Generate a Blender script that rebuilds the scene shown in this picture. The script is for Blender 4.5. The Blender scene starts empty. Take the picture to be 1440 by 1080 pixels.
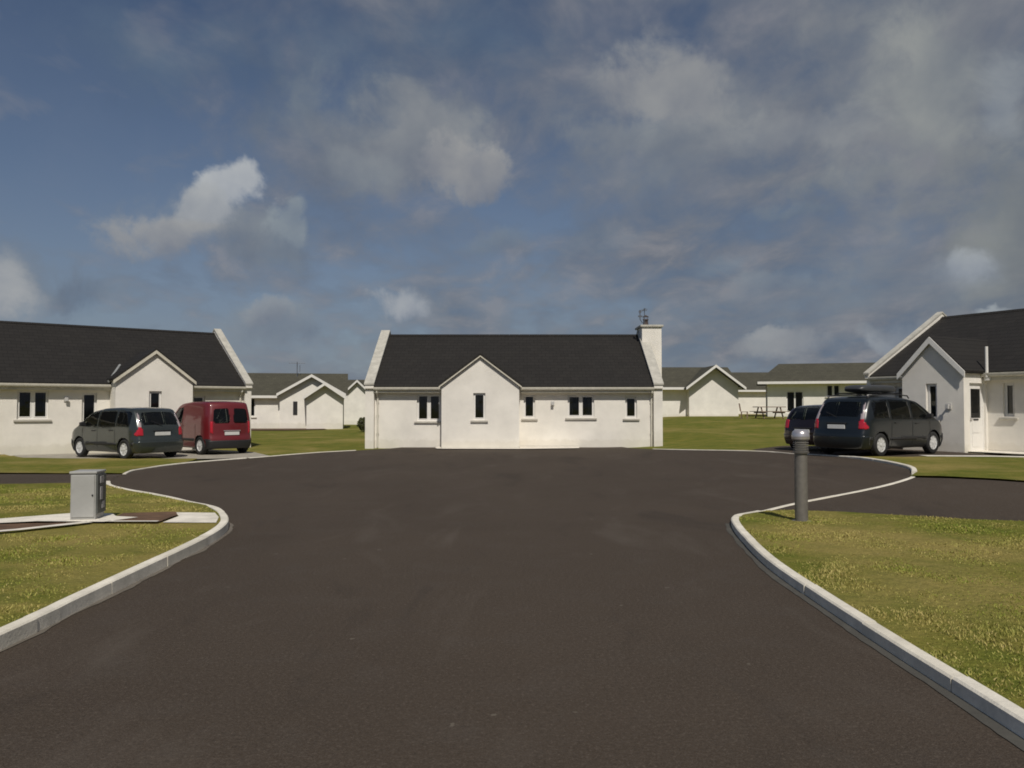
import bpy, math, random
import numpy as np
from mathutils import Vector, geometry, noise as mnoise
R = math.radians
random.seed(7); rng = np.random.default_rng(7)
S = bpy.context.scene
COL = S.collection

# ------------------------------------------------------------------ materials
def newmat(name):
    m = bpy.data.materials.new(name); m.use_nodes = True
    nt = m.node_tree; nt.nodes.clear()
    out = nt.nodes.new('ShaderNodeOutputMaterial')
    b = nt.nodes.new('ShaderNodeBsdfPrincipled')
    nt.links.new(b.outputs[0], out.inputs['Surface'])
    return m, nt, b
def tex_noise(nt, co, scale, detail=4, rough=.55, dist=0):
    n = nt.nodes.new('ShaderNodeTexNoise'); n.inputs['Scale'].default_value = scale
    n.inputs['Detail'].default_value = detail; n.inputs['Roughness'].default_value = rough
    n.inputs['Distortion'].default_value = dist
    nt.links.new(co, n.inputs['Vector']); return n.outputs['Fac']
def ramp(nt, fac, stops, interp='LINEAR'):
    r = nt.nodes.new('ShaderNodeValToRGB'); r.color_ramp.interpolation = interp
    e = r.color_ramp.elements
    while len(e) < len(stops): e.new(.5)
    for el, (p, c) in zip(e, stops):
        el.position = p; el.color = (c[0], c[1], c[2], 1) if hasattr(c, '__len__') else (c, c, c, 1)
    nt.links.new(fac, r.inputs[0]); return r.outputs[0]
def mixc(nt, fac, a, b, mode='MIX'):
    m = nt.nodes.new('ShaderNodeMix'); m.data_type = 'RGBA'; m.blend_type = mode
    for i, v in ((0, fac), (6, a), (7, b)):
        if isinstance(v, (int, float)): m.inputs[i].default_value = v
        elif isinstance(v, tuple): m.inputs[i].default_value = (*v[:3], 1)
        else: nt.links.new(v, m.inputs[i])
    return m.outputs[2]
def bump(nt, b, h, strength=.3, dist=.02, prev=None):
    n = nt.nodes.new('ShaderNodeBump'); n.inputs['Strength'].default_value = strength
    n.inputs['Distance'].default_value = dist; nt.links.new(h, n.inputs['Height'])
    if prev: nt.links.new(prev, n.inputs['Normal'])
    nt.links.new(n.outputs[0], b.inputs['Normal']); return n.outputs[0]
def coords(nt, kind='Object', scale=None):
    t = nt.nodes.new('ShaderNodeTexCoord'); o = t.outputs[kind]
    if scale:
        m = nt.nodes.new('ShaderNodeMapping'); m.inputs['Scale'].default_value = scale
        nt.links.new(o, m.inputs['Vector']); o = m.outputs[0]
    return o
def mat(name, col, rough=.6, metal=0, var=.15, scale=6, bmp=0, bscale=40, coat=0, spec=.5, dirt=None):
    m, nt, b = newmat(name)
    co = coords(nt)
    n = tex_noise(nt, co, scale, 5)
    c = ramp(nt, n, [(.3, tuple(x*(1-var) for x in col)), (.7, tuple(min(1, x*(1+var)) for x in col))])
    if dirt:
        n2 = tex_noise(nt, co, dirt[0], 6, .65)
        f = ramp(nt, n2, [(dirt[1], 0.), (dirt[1]+.2, dirt[3])])
        c = mixc(nt, f, c, dirt[2])
    nt.links.new(c, b.inputs['Base Color'])
    b.inputs['Roughness'].default_value = rough; b.inputs['Metallic'].default_value = metal
    b.inputs['Coat Weight'].default_value = coat; b.inputs['Coat Roughness'].default_value = .05
    b.inputs['Specular IOR Level'].default_value = spec
    if bmp: bump(nt, b, tex_noise(nt, co, bscale, 3), bmp, .01)
    return m
def glassmat(name, tint, trans):
    m = bpy.data.materials.new(name); m.use_nodes = True; nt = m.node_tree; nt.nodes.clear()
    out = nt.nodes.new('ShaderNodeOutputMaterial')
    tr = nt.nodes.new('ShaderNodeBsdfTransparent'); tr.inputs[0].default_value = (*tint, 1)
    dk = nt.nodes.new('ShaderNodeBsdfDiffuse'); dk.inputs[0].default_value = (.012, .014, .014, 1)
    g = nt.nodes.new('ShaderNodeBsdfGlossy'); g.inputs['Roughness'].default_value = .03
    f = nt.nodes.new('ShaderNodeFresnel'); f.inputs[0].default_value = 1.5
    # gentle waviness of real panes
    co = coords(nt); nn = tex_noise(nt, co, 2.5, 1)
    bp = nt.nodes.new('ShaderNodeBump'); bp.inputs['Strength'].default_value = .05; bp.inputs['Distance'].default_value = .05
    nt.links.new(nn, bp.inputs['Height']); nt.links.new(bp.outputs[0], g.inputs['Normal'])
    m1 = nt.nodes.new('ShaderNodeMixShader'); m1.inputs[0].default_value = trans
    nt.links.new(dk.outputs[0], m1.inputs[1]); nt.links.new(tr.outputs[0], m1.inputs[2])
    m2 = nt.nodes.new('ShaderNodeMixShader'); nt.links.new(f.outputs[0], m2.inputs[0])
    nt.links.new(m1.outputs[0], m2.inputs[1]); nt.links.new(g.outputs[0], m2.inputs[2])
    nt.links.new(m2.outputs[0], out.inputs['Surface']); return m

def wallmat(name, col):
    m, nt, b = newmat(name); co = coords(nt)
    n = tex_noise(nt, co, 1.1, 6, .6)
    c = ramp(nt, n, [(.3, tuple(x*.88 for x in col)), (.65, tuple(x*1.04 for x in col))])
    sx = nt.nodes.new('ShaderNodeSeparateXYZ'); nt.links.new(co, sx.inputs[0])
    a = nt.nodes.new('ShaderNodeMath'); a.operation = 'MULTIPLY_ADD'; nt.links.new(tex_noise(nt, co, 4.0, 6, .75), a.inputs[0]); a.inputs[1].default_value = -.5; nt.links.new(sx.outputs['Z'], a.inputs[2])
    c = mixc(nt, ramp(nt, a.outputs[0], [(0., .2), (.10, 0.)]), c, (.46, .41, .30))
    st = tex_noise(nt, coords(nt, 'Object', (5, 5, .35)), 1.6, 5, .65)
    fs = ramp(nt, st, [(.58, 0.), (.78, .10)])
    c = mixc(nt, fs, c, tuple(x*.72 for x in col))
    nt.links.new(c, b.inputs['Base Color']); b.inputs['Roughness'].default_value = .9
    b.inputs['Specular IOR Level'].default_value = .2
    bump(nt, b, tex_noise(nt, co, 55, 4, .75), .8, .018); return m
def slatemat(name, col, wet=.55):
    m, nt, b = newmat(name)
    co = coords(nt); sx = nt.nodes.new('ShaderNodeSeparateXYZ'); nt.links.new(co, sx.inputs[0])
    cb = nt.nodes.new('ShaderNodeCombineXYZ'); nt.links.new(sx.outputs['X'], cb.inputs[0]); nt.links.new(sx.outputs['Z'], cb.inputs[1])
    br = nt.nodes.new('ShaderNodeTexBrick'); nt.links.new(cb.outputs[0], br.inputs['Vector'])
    br.inputs['Scale'].default_value = 1.; br.inputs['Brick Width'].default_value = .32; br.inputs['Row Height'].default_value = .135
    br.inputs['Mortar Size'].default_value = .006; br.inputs['Mortar Smooth'].default_value = .3
    br.inputs['Color1'].default_value = (*[x*.90 for x in col], 1); br.inputs['Color2'].default_value = (*[x*1.10 for x in col], 1)
    br.inputs['Mortar'].default_value = (*[x*.35 for x in col], 1)
    n = tex_noise(nt, co, .8, 6, .65)
    c = mixc(nt, ramp(nt, n, [(.45, 0.), (.75, .16)]), br.outputs['Color'], tuple(x*1.7 for x in (col[0], col[1]*1.03, col[2]*.9)))
    nt.links.new(c, b.inputs['Base Color']); b.inputs['Roughness'].default_value = wet
    b.inputs['Specular IOR Level'].default_value = .25
    bump(nt, b, br.outputs['Fac'], -.5 if False else .4, -.01); return m

def groundmat(name, dry=.5, fine=1.):
    m, nt, b = newmat(name); co = coords(nt)
    n1 = tex_noise(nt, co, .35*fine, 6, .6, .4); n2 = tex_noise(nt, co, 2.4*fine, 6, .7); n3 = tex_noise(nt, coords(nt, 'Object', (1, .6, 1)), 28*fine, 4, .75)
    c = ramp(nt, n2, [(.3, (.095, .125, .018)), (.5, (.15, .155, .028)), (.7, (.225, .195, .046))])
    c = mixc(nt, ramp(nt, n1, [(.58-.28*dry, 0.), (.76-.25*dry, .85)]), c, (.32, .25, .085))
    c = mixc(nt, ramp(nt, n3, [(.4, 0.), (.75, .5)]), c, (.065, .068, .013))
    nt.links.new(c, b.inputs['Base Color']); b.inputs['Roughness'].default_value = 1.
    b.inputs['Specular IOR Level'].default_value = .1
    p = bump(nt, b, n3, .6, .03); bump(nt, b, tex_noise(nt, co, 6, 5, .7), .6, .08, p); return m
def asphaltmat():
    m, nt, b = newmat('asphalt'); co = coords(nt)
    n1 = tex_noise(nt, co, .22, 6, .6, .6); n2 = tex_noise(nt, co, 1.7, 6, .72); n3 = tex_noise(nt, co, 90, 3, .8)
    vo = nt.nodes.new('ShaderNodeTexVoronoi'); vo.inputs['Scale'].default_value = 120; nt.links.new(co, vo.inputs['Vector'])
    c = ramp(nt, n1, [(.3, (.045, .0325, .0225)), (.7, (.061, .045, .032))])
    c = mixc(nt, ramp(nt, n2, [(.5, 0.), (.75, .45)]), c, (.070, .058, .048))
    c = mixc(nt, ramp(nt, n3, [(.45, 0.), (.8, .75)]), c, (.115, .10, .085))
    n5 = tex_noise(nt, co, 38, 4, .85)
    c = mixc(nt, ramp(nt, n5, [(.54, 0.), (.66, .55)]), c, (.135, .110, .088))
    c = mixc(nt, ramp(nt, n5, [(.34, .6), (.45, 0.)]), c, (.020, .017, .014))
    c = mixc(nt, ramp(nt, tex_noise(nt, co, 7.5, 2, .5), [(.735, 0.), (.765, .5)]), c, (.17, .15, .12))
    # drifts of pale grit and dust, and odd darker tyre-worn patches
    n4 = tex_noise(nt, coords(nt, 'Object', (1, .35, 1)), .9, 5, .6, .8)
    c = mixc(nt, ramp(nt, n4, [(.56, 0.), (.72, .42)]), c, (.105, .088, .072))
    c = mixc(nt, ramp(nt, n4, [(.3, .35), (.42, 0.)]), c, (.026, .021, .018))
    nt.links.new(c, b.inputs['Base Color']); b.inputs['Roughness'].default_value = .88
    b.inputs['Specular IOR Level'].default_value = .22
    bump(nt, b, vo.outputs['Distance'], .55, .006); return m
def concretemat(name, col, island=False):
    m, nt, b = newmat(name); co = coords(nt)
    n = tex_noise(nt, co, 3.5, 6, .65); n2 = tex_noise(nt, co, 45, 4, .7)
    c = ramp(nt, n, [(.3, tuple(x*.72 for x in col)), (.7, tuple(x*1.1 for x in col))])
    c = mixc(nt, ramp(nt, n2, [(.5, 0.), (.8, .35)]), c, tuple(x*.5 for x in col))
    if island:
        g = nt.nodes.new('ShaderNodeNewGeometry')
        c = mixc(nt, ramp(nt, g.outputs['Random Per Island'], [(0., .0), (1., .38)]), c, tuple(x*.55 for x in (col[0], col[1]*.97, col[2]*.85)))
    nt.links.new(c, b.inputs['Base Color']); b.inputs['Roughness'].default_value = .9
    bump(nt, b, n2, .4, .01); return m

WALL = wallmat('white_render', (.81, .772, .70))
WALLFAR = wallmat('far_render', (.81, .78, .715))
COPE = concretemat('coping_concrete', (.50, .48, .42))
SLATE = slatemat('dark_slate', (.0205, .0185, .0165), .7)
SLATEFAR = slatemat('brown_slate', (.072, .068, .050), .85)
PVC = mat('white_pvc', (.74, .72, .68), .35, var=.04)
PVCG = mat('gutter_pvc', (.60, .57, .49), .4, var=.1)
FASCIA = mat('fascia_paint', (.60, .56, .46), .5, var=.1, dirt=(2.5, .55, (.25, .23, .17), .5))
SILL = concretemat('sill_concrete', (.50, .47, .41))
GLASS = glassmat('window_glass', (.75, .78, .76), .8)
CGLASS = glassmat('car_glass', (.45, .52, .48), .75)
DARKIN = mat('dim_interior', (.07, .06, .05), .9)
CURT = mat('curtain_cloth', (.42, .40, .36), .9, var=.2, scale=14)
KERB = concretemat('kerb_concrete', (.84, .79, .68), True)
CONC = concretemat('path_concrete', (.80, .75, .65))
CONCD = concretemat('old_concrete', (.36, .33, .27))
ASPH = asphaltmat()
LAWN = groundmat('lawn_grass', .5)
FIELD = groundmat('field_grass', .35, .6)
SOIL = mat('bare_soil', (.11, .062, .034), 1., var=.4, scale=5, bmp=.8, bscale=25)
LEAD = mat('valley_lead', (.36, .37, .36), .5, metal=.3, var=.15)
CLAY = mat('clay_pot', (.075, .055, .05), .8)
ALU = mat('aerial_metal', (.11, .12, .14), .5, metal=.2)
RUBBER = mat('rubber', (.016, .016, .016), .8, var=.2)
RIM = mat('rim_alloy', (.62, .62, .61), .38, metal=.1, var=.1)
TRIM = mat('black_plastic', (.018, .018, .019), .55, var=.15)
PLATE = mat('number_plate_white', (.62, .62, .60), .4, var=.05)
REDL = mat('red_lens', (.42, .012, .025), .15, var=.1, coat=.6)
CLEARL = mat('clear_lens', (.34, .29, .30), .12, var=.1, coat=.6)
SEAT = mat('seat_cloth', (.035, .035, .038), .9)
CABG = mat('cabinet_paint', (.36, .36, .345), .5, var=.08, scale=3, dirt=(5, .55, (.22, .21, .18), .4))
CABD = mat('cabinet_dark', (.085, .09, .085), .55, var=.2)
STEEL = mat('brushed_steel', (.20, .185, .165), .5, metal=.4, var=.15, scale=12)
STEELB = mat('bright_steel', (.6, .57, .58), .28, metal=.7, var=.08)
WOOD = mat('weathered_wood', (.20, .14, .10), .8, var=.3, scale=9)
LEAF = mat('shrub_leaf', (.055, .06, .018), .8, var=.5, scale=5)
BARK = mat('bark', (.08, .06, .04), .9, var=.3)

def grassblades():
    m, nt, b = newmat('grass_blades')
    g = nt.nodes.new('ShaderNodeNewGeometry'); co = coords(nt)
    c = ramp(nt, g.outputs['Random Per Island'], [(0., (.17, .22, .03)), (.5, (.25, .275, .045)), (.8, (.34, .32, .075)), (1., (.45, .37, .15))])
    n = tex_noise(nt, co, .55, 5, .6)
    c = mixc(nt, ramp(nt, n, [(.44, 0.), (.60, .7)]), c, (.44, .35, .13))
    nt.links.new(c, b.inputs['Base Color']); b.inputs['Roughness'].default_value = .7
    b.inputs['Specular IOR Level'].default_value = .2
    b.inputs['Subsurface Weight'].default_value = 0
    return m
BLADE = grassblades()

# ------------------------------------------------------------------ mesh helpers
class MB:
    def __init__(s): s.v = []; s.f = []; s.mi = []; s.cur = 0
    def add(s, vs, fs):
        o = len(s.v); s.v += [tuple(v) for v in vs]
        for f in fs: s.f.append([i+o for i in f]); s.mi.append(s.cur)
        return s
    def box(s, x0, x1, y0, y1, z0, z1):
        return s.add([(x0,y0,z0),(x1,y0,z0),(x1,y1,z0),(x0,y1,z0),(x0,y0,z1),(x1,y0,z1),(x1,y1,z1),(x0,y1,z1)],
              [(0,3,2,1),(4,5,6,7),(0,1,5,4),(1,2,6,5),(2,3,7,6),(3,0,4,7)])
    def prism(s, poly, ax, a0, a1):
        """poly: list of 2-D points; ax='x' -> poly is (y,z), 'y' -> (x,z), 'z' -> (x,y)"""
        n = len(poly)
        def P(p, a): return {'x': (a, p[0], p[1]), 'y': (p[0], a, p[1]), 'z': (p[0], p[1], a)}[ax]
        vs = [P(p, a0) for p in poly] + [P(p, a1) for p in poly]
        fs = [tuple(range(n))[::-1], tuple(range(n, 2*n))] + [(i, (i+1) % n, n+(i+1) % n, n+i) for i in range(n)]
        return s.add(vs, fs)
    def tube(s, pts, r, n=8, cap=True, r1=None):
        pts = [Vector(p) for p in pts]; rings = []
        for i, p in enumerate(pts):
            d = (pts[min(i+1, len(pts)-1)] - pts[max(i-1, 0)]).normalized()
            a = d.orthogonal().normalized() if i == 0 else (a - d*a.dot(d)).normalized()
            b = d.cross(a); rr = r if r1 is None else r + (r1-r)*i/(len(pts)-1)
            rings.append([p + (a*math.cos(2*math.pi*k/n) + b*math.sin(2*math.pi*k/n))*rr for k in range(n)])
        vs = [v for q in rings for v in q]; fs = []
        for i in range(len(rings)-1):
            for k in range(n): fs.append((i*n+k, i*n+(k+1) % n, (i+1)*n+(k+1) % n, (i+1)*n+k))
        if cap: fs += [tuple(range(n))[::-1], tuple((len(rings)-1)*n+k for k in range(n))]
        return s.add(vs, fs)
    def lathe(s, prof, n=24, axis='z', c=(0,0,0), cap=True):
        vs = []; fs = []
        for (r, h) in prof:
            for k in range(n):
                a = 2*math.pi*k/n; u, w = r*math.cos(a), r*math.sin(a)
                vs.append((c[0]+u, c[1]+w, c[2]+h) if axis == 'z' else (c[0]+u, c[1]+h, c[2]+w))
        for i in range(len(prof)-1):
            for k in range(n): fs.append((i*n+k, i*n+(k+1) % n, (i+1)*n+(k+1) % n, (i+1)*n+k))
        if cap: fs += [tuple(range(n))[::-1], tuple((len(prof)-1)*n+k for k in range(n))]
        return s.add(vs, fs)
    def build(s, name, m, parent=None, smooth=False, bevel=0):
        me = bpy.data.meshes.new(name); me.from_pydata(s.v, [], s.f)
        for x in (m if isinstance(m, (list, tuple)) else [m]): me.materials.append(x)
        me.polygons.foreach_set('material_index', s.mi)
        if smooth: me.polygons.foreach_set('use_smooth', [True]*len(me.polygons))
        me.update()
        import bmesh
        bm = bmesh.new(); bm.from_mesh(me); bmesh.ops.recalc_face_normals(bm, faces=bm.faces[:]); bm.to_mesh(me); bm.free()
        o = bpy.data.objects.new(name, me); COL.objects.link(o)
        if parent: o.parent = parent
        if bevel:
            bv = o.modifiers.new('bevel', 'BEVEL'); bv.width = bevel; bv.segments = 2; bv.limit_method = 'ANGLE'
        return o
def tag(o, label=None, cat=None, group=None, kind=None):
    for k, v in (('label', label), ('category', cat), ('group', group), ('kind', kind)):
        if v: o[k] = v
    return o
def empty(name, loc, rz, label, cat, group=None):
    o = bpy.data.objects.new(name, None); COL.objects.link(o); o.location = loc; o.rotation_euler.z = R(rz)
    o.empty_display_size = .3
    return tag(o, label, cat, group)
def box(name, m, parent, *b, bevel=0): return MB().box(*b).build(name, m, parent, bevel=bevel)

# ------------------------------------------------------------------ terrain
def ss(a, b, x):
    t = min(1, max(0, (x-a)/(b-a))); return t*t*(3-2*t)
def T(x, y):
    z = .27*ss(3.5, 9.5, x)*ss(10, 15.5, y)
    z += .55*ss(33, 54, y)*ss(2, 14, x) + .14*ss(34, 55, y)
    z -= .05*ss(-9, -14, x)*ss(22, 27, y)
    return z
def sheet(name, poly, off, m, step=.6, kind='structure', wob=0, label=None, cat=None):
    """flat sheet following the terrain inside poly"""
    pts = [Vector(p) for p in poly]; dense = []
    for i, p in enumerate(pts):
        q = pts[(i+1) % len(pts)]; n = max(1, int((q-p).length/step))
        dense += [p + (q-p)*k/n for k in range(n)]
    xs = [p.x for p in pts]; ys = [p.y for p in pts]; vs = list(dense)
    def inside(x, y):
        c = False; j = len(pts)-1
        for i in range(len(pts)):
            a, b = pts[i], pts[j]
            if (a.y > y) != (b.y > y) and x < (b.x-a.x)*(y-a.y)/(b.y-a.y)+a.x: c = not c
            j = i
        return c
    x = min(xs)+step/2
    while x < max(xs):
        y = min(ys)+step/2
        while y < max(ys):
            if inside(x, y) and min((p.x-x)**2+(p.y-y)**2 for p in dense) > (step*.35)**2: vs.append(Vector((x+random.uniform(-.02,.02), y+random.uniform(-.02,.02))))
            y += step
        x += step
    n = len(dense)
    v2, e2, f2, *_ = geometry.delaunay_2d_cdt(vs, [(i, (i+1) % n) for i in range(n)], [list(range(n))], 1, 1e-5)
    f = off if callable(off) else (lambda x, y: off)
    me = bpy.data.meshes.new(name)
    me.from_pydata([(p.x, p.y, T(p.x, p.y)+f(p.x, p.y)+(wob*(mnoise.noise((p.x*1.3, p.y*1.3, 3.1))) if wob else 0)) for p in v2], [], f2)
    me.materials.append(m); me.polygons.foreach_set('use_smooth', [True]*len(me.polygons))
    o = bpy.data.objects.new(name, me); COL.objects.link(o)
    for p in me.polygons:
        if p.normal.z < 0: p.flip()
    tag(o, label, cat, kind=kind); return o

# base ground: one sheet to the horizon
def axis(lo, hi, far, st):
    a = list(np.arange(lo, hi+.01, st)); g = st
    while a[-1] < far: g *= 1.35; a.append(a[-1]+g)
    g = st
    while a[0] > -far: g *= 1.35; a.insert(0, a[0]-g)
    return a
gx = axis(-34, 40, 3500, 1.); gy = axis(-4, 80, 3500, 1.)
vs = [(x, y, T(x, y)-.03 - .012*max(0, 1)) for y in gy for x in gx]; nx = len(gx)
me = bpy.data.meshes.new('ground'); me.from_pydata(vs, [], [(j*nx+i, j*nx+i+1, (j+1)*nx+i+1, (j+1)*nx+i) for j in range(len(gy)-1) for i in range(nx-1)])
me.materials.append(FIELD); me.polygons.foreach_set('use_smooth', [True]*len(me.polygons))
o = bpy.data.objects.new('ground', me); COL.objects.link(o); tag(o, kind='structure')

# kerb lines (road-side foot of the kerb), measured on the ground
KL = [(-3.40,-4),(-3.42,0),(-3.42,5.28),(-3.45,6.28),(-3.49,7.43),(-3.53,8.67),(-3.61,9.7),(-3.80,10.55),(-4.16,11.4),(-4.69,12.3),(-5.6,13.5),(-6.46,14.4),(-7.39,15.26),(-8.2,16.15),(-8.75,17.1)]
KR = [(2.50,-4),(2.50,0),(2.50,4.3),(2.50,5.2),(2.52,6.5),(2.58,7.92),(2.75,9.35),(2.90,10.3),(3.06,11.0),(3.30,11.55),(3.85,12.2)]
KRM = [(3.85,12.2),(4.6,13.0),(5.5,13.7),(6.4,14.3),(7.2,14.9),(7.9,15.6),(8.3,16.3)]
KRF = [(8.3,16.3),(8.75,17.3),(9.0,18.6),(9.08,19.8),(9.0,20.9),(8.7,22.0),(8.25,23.0)]
KLF = [(-9.3,18.9),(-9.62,20.0),(-9.6,21.4),(-9.35,22.7),(-8.9,23.7),(-8.3,24.8)]
FARE = [(7.9,24.6),(7.0,26.2),(6.0,27.8),(5.2,29.2),(4.6,30.6),(4.4,31.6)]
FARW = [(-4.4,31.6),(-4.8,30.6),(-5.8,29.2),(-6.8,28.0),(-7.6,26.4)]
road = KR + KRM[1:] + KRF[1:] + FARE + FARW + KLF[::-1] + [(-9.2,18.3),(-8.95,17.6)] + KL[::-1]
sheet('road', road, 0, ASPH, .7)
sheet('driveway', [(-9.0,16.55),(-8.75,17.1),(-8.95,17.6),(-9.2,18.3),(-9.3,18.9),(-13,19.0),(-20,19.1),(-34,19.2),(-34,16.3),(-20,16.35),(-12,16.4)], .004, ASPH, .7)
sheet('driveway', [(3.85,12.2),(4.6,13.0),(5.5,13.7),(6.4,14.3),(7.2,14.9),(7.9,15.6),(9.5,14.3),(13,11.6),(22,6.4),(22,1.2),(12,7.4),(7.4,10.5),(5.0,11.9),(4.3,12.25)], .004, ASPH, .6)
sheet('parking_bay', [(-8.3,24.8),(-8.0,25.9),(-9.2,28.0),(-12.0,30.6),(-17.2,27.0),(-15.8,25.3),(-12,24.6),(-10,24.3)], .010, CONCD, .7)
sheet('parking_bay', [(8.25,23.0),(8.7,22.0),(9.0,20.9),(10.5,20.95),(13.6,20.9),(13.2,24),(12.4,27),(9.5,27.2),(7.8,25.6)], .010, ASPH, .7)
sheet('path', [(13.0,21.4),(16.5,20.0),(17.5,18.4),(13.9,20.5),(13.0,20.9),(11.2,21.1),(11.2,21.6)], .03, CONC, .4)
sheet('path', [(13.4,23.4),(14.3,24.0),(17.6,18.3),(16.4,18.7)], .036, CONC, .4)

def curve_pts(pts, step):
    """points every step along a smoothed polyline with normals"""
    P = [Vector(p) for p in pts]; out = []
    for i in range(len(P)-1):
        p0 = P[max(i-1, 0)]; p1 = P[i]; p2 = P[i+1]; p3 = P[min(i+2, len(P)-1)]
        n = max(2, int((p2-p1).length/.08))
        for k in range(n):
            t = k/n; out.append(.5*((2*p1)+(p2-p0)*t+(2*p0-5*p1+4*p2-p3)*t*t+(3*p1-p0-3*p2+p3)*t**3))
    out.append(P[-1]); res = [out[0]]; acc = 0
    for a, b in zip(out, out[1:]):
        acc += (b-a).length
        if acc >= step: res.append(b); acc = 0
    return res
def kerb(pts, hfun, side, w=.108, stone=.91):
    """kerb stones: separate islands with tiny joints; side=+1 grass lies to the left of travel"""
    mb = MB(); c = curve_pts(pts, .13); per = 7; i = 0
    while i < len(c)-1:
        seg = c[i:i+per+1]
        if len(seg) < 2: break
        rows = []; jz = random.uniform(-.003, .003); jo = random.uniform(-.004, .004)
        for k, p in enumerate(seg):
            d = ((seg[k+1]-p) if k < len(seg)-1 else (p-seg[k-1])).normalized(); n = Vector((-d.y, d.x))*side
            q = p.copy()
            if k == 0: q += d*.004
            if k == len(seg)-1: q -= d*.004
            q += n*jo
            h = hfun(p.x, p.y); z = T(p.x, p.y)+jz; bz = .012
            a = q; b2 = q+n*.012; b = q+n*w
            rows.append([(a.x,a.y,z-.08),(a.x+n.x*.004,a.y+n.y*.004,z+h-bz),(b2.x+n.x*.006,b2.y+n.y*.006,z+h),(b.x-n.x*.008,b.y-n.y*.008,z+h),(b.x,b.y,z+h-.01),(b.x,b.y,z-.08)])
        m = 6; vs = [v for r in rows for v in r]; fs = []
        for r in range(len(rows)-1):
            for k in range(m): fs.append((r*m+k, r*m+(k+1) % m, (r+1)*m+(k+1) % m, (r+1)*m+k))
        fs += [tuple(range(m)), tuple((len(rows)-1)*m+k for k in range(m))[::-1]]
        mb.add(vs, fs); i += per
    o = mb.build('kerb', KERB); tag(o, kind='structure'); return o
hL = lambda x, y: .115 - .085*ss(11.6, 13.6, y)
hR = lambda x, y: .092 - .058*ss(10.6, 12.2, y)
flush = lambda x, y: .018
kerb(KL, hL, 1); kerb(KR, hR, -1); kerb(KRM, flush, -1, .09)
kerb(KRF, lambda x, y: .055-.03*ss(20, 22.5, y), -1, .11); kerb(KLF, lambda x, y: .024, 1, .08)
kerb([(8.25,23.0)]+FARE[:4], flush, -1, .09); kerb([FARW[2], FARW[3], FARW[4], (-8.3, 24.8)], flush, -1, .09)
def gutter_strip(pts, side, w0, w1, m, off=.005):
    c = curve_pts(pts, .06); mb = MB(); vs = []
    for i, p in enumerate(c):
        d = (c[min(i+1, len(c)-1)]-c[max(i-1, 0)]).normalized(); n = Vector((-d.y, d.x))*side
        w = w0+(w1-w0)*(.5+.8*mnoise.noise((p.x*3, p.y*2.2, 5.)) + .35*mnoise.noise((p.x*11, p.y*9, 1.)))
        q = p-n*max(.01, w); a = p+n*.02
        vs += [(a.x, a.y, T(a.x, a.y)+off), (q.x, q.y, T(q.x, q.y)+off)]
    mb.add(vs, [(2*i, 2*i+1, 2*i+3, 2*i+2) for i in range(len(c)-1)])
    o = mb.build('gutter_strip', m); tag(o, kind='structure')
gutter_strip(KR[1:9], -1, .055, .085, concretemat('grey_cement', (.078, .074, .063)))
gutter_strip(KL[1:9], 1, .01, .07, concretemat('pale_cement', (.15, .13, .105)))
# lawns behind the kerbs
def inset(pts, side, w=.10):
    out = []
    for i, p in enumerate(pts):
        a = Vector(pts[max(i-1, 0)]); b = Vector(pts[min(i+1, len(pts)-1)]); d = (b-a).normalized()
        n = Vector((-d.y, d.x))*side; out.append((p[0]+n.x*w, p[1]+n.y*w))
    return out
IL = inset(KL, 1); IR = inset(KR, -1)
islandL = IL + [(-9.2,16.5),(-12,16.36),(-20,16.3),(-30,16.2),(-30,-4)]
islandR = IR + [(4.3,12.2),(5.0,11.85),(7.4,10.45),(12,7.35),(22,1.1),(22,-4)]
gL = lambda x, y: .105 - .08*ss(11.8, 13.8, y)
gR = lambda x, y: .080 - .050*ss(10.8, 12.4, y+.1*x)
sheet('lawn', islandL, gL, LAWN, .45, wob=.02)
sheet('lawn', islandR, gR, LAWN, .45, wob=.02)
sheet('lawn', inset(KLF, 1, .085)[:4] + [(-9.7,24.2),(-12,24.55),(-15.7,25.2),(-17.6,27.2),(-24,22.3),(-34,14.6+6),(-34,19.25),(-20,19.15),(-13,19.05),(-9.45,18.95)], .03, LAWN, .6, wob=.015)
sheet('lawn', inset(KRF, -1, .1)[:5] + [(10.5,20.9),(13.6,20.6),(17.6,18.2),(24,10),(22,6.45),(13,11.65),(9.5,14.35),(7.95,15.65)], .035, LAWN, .5, wob=.015)

# concrete strips, pad and bare soil round the cabinet
def hz(x, y): return gL(x, y)
sheet('path', [(-5.30,10.20),(-5.05,10.62),(-5.4,10.72),(-5.6,11.0),(-6.15,11.05),(-6.9,10.42),(-7.9,9.6),(-9.5,8.3),(-9.6,8.05),(-7.9,9.3),(-6.9,9.95),(-6.2,10.25)], lambda x, y: .140, CONC, .25)
sheet('path', [(-3.87,10.28),(-4.03,10.8),(-4.25,11.24),(-4.85,11.28),(-4.62,10.9),(-4.58,10.3)], lambda x, y: .116, CONC, .25)
sheet('path', [(-4.62,10.22),(-4.62,10.30),(-5.28,10.30),(-5.28,10.22)], lambda x, y: .140, CONC, .25)
sheet('path', [(-5.42,10.16),(-5.55,10.24),(-6.05,9.62),(-6.55,9.2),(-6.48,9.12),(-5.95,9.52)], lambda x, y: .140, CONC, .25)
SB = MB()
sheet('soil_patch', [(-4.62,10.32),(-4.64,10.9),(-4.8,11.22),(-5.5,11.12),(-5.42,10.74),(-5.10,10.62),(-5.30,10.32)], lambda x, y: .130, SOIL, .2, wob=.02)
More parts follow.
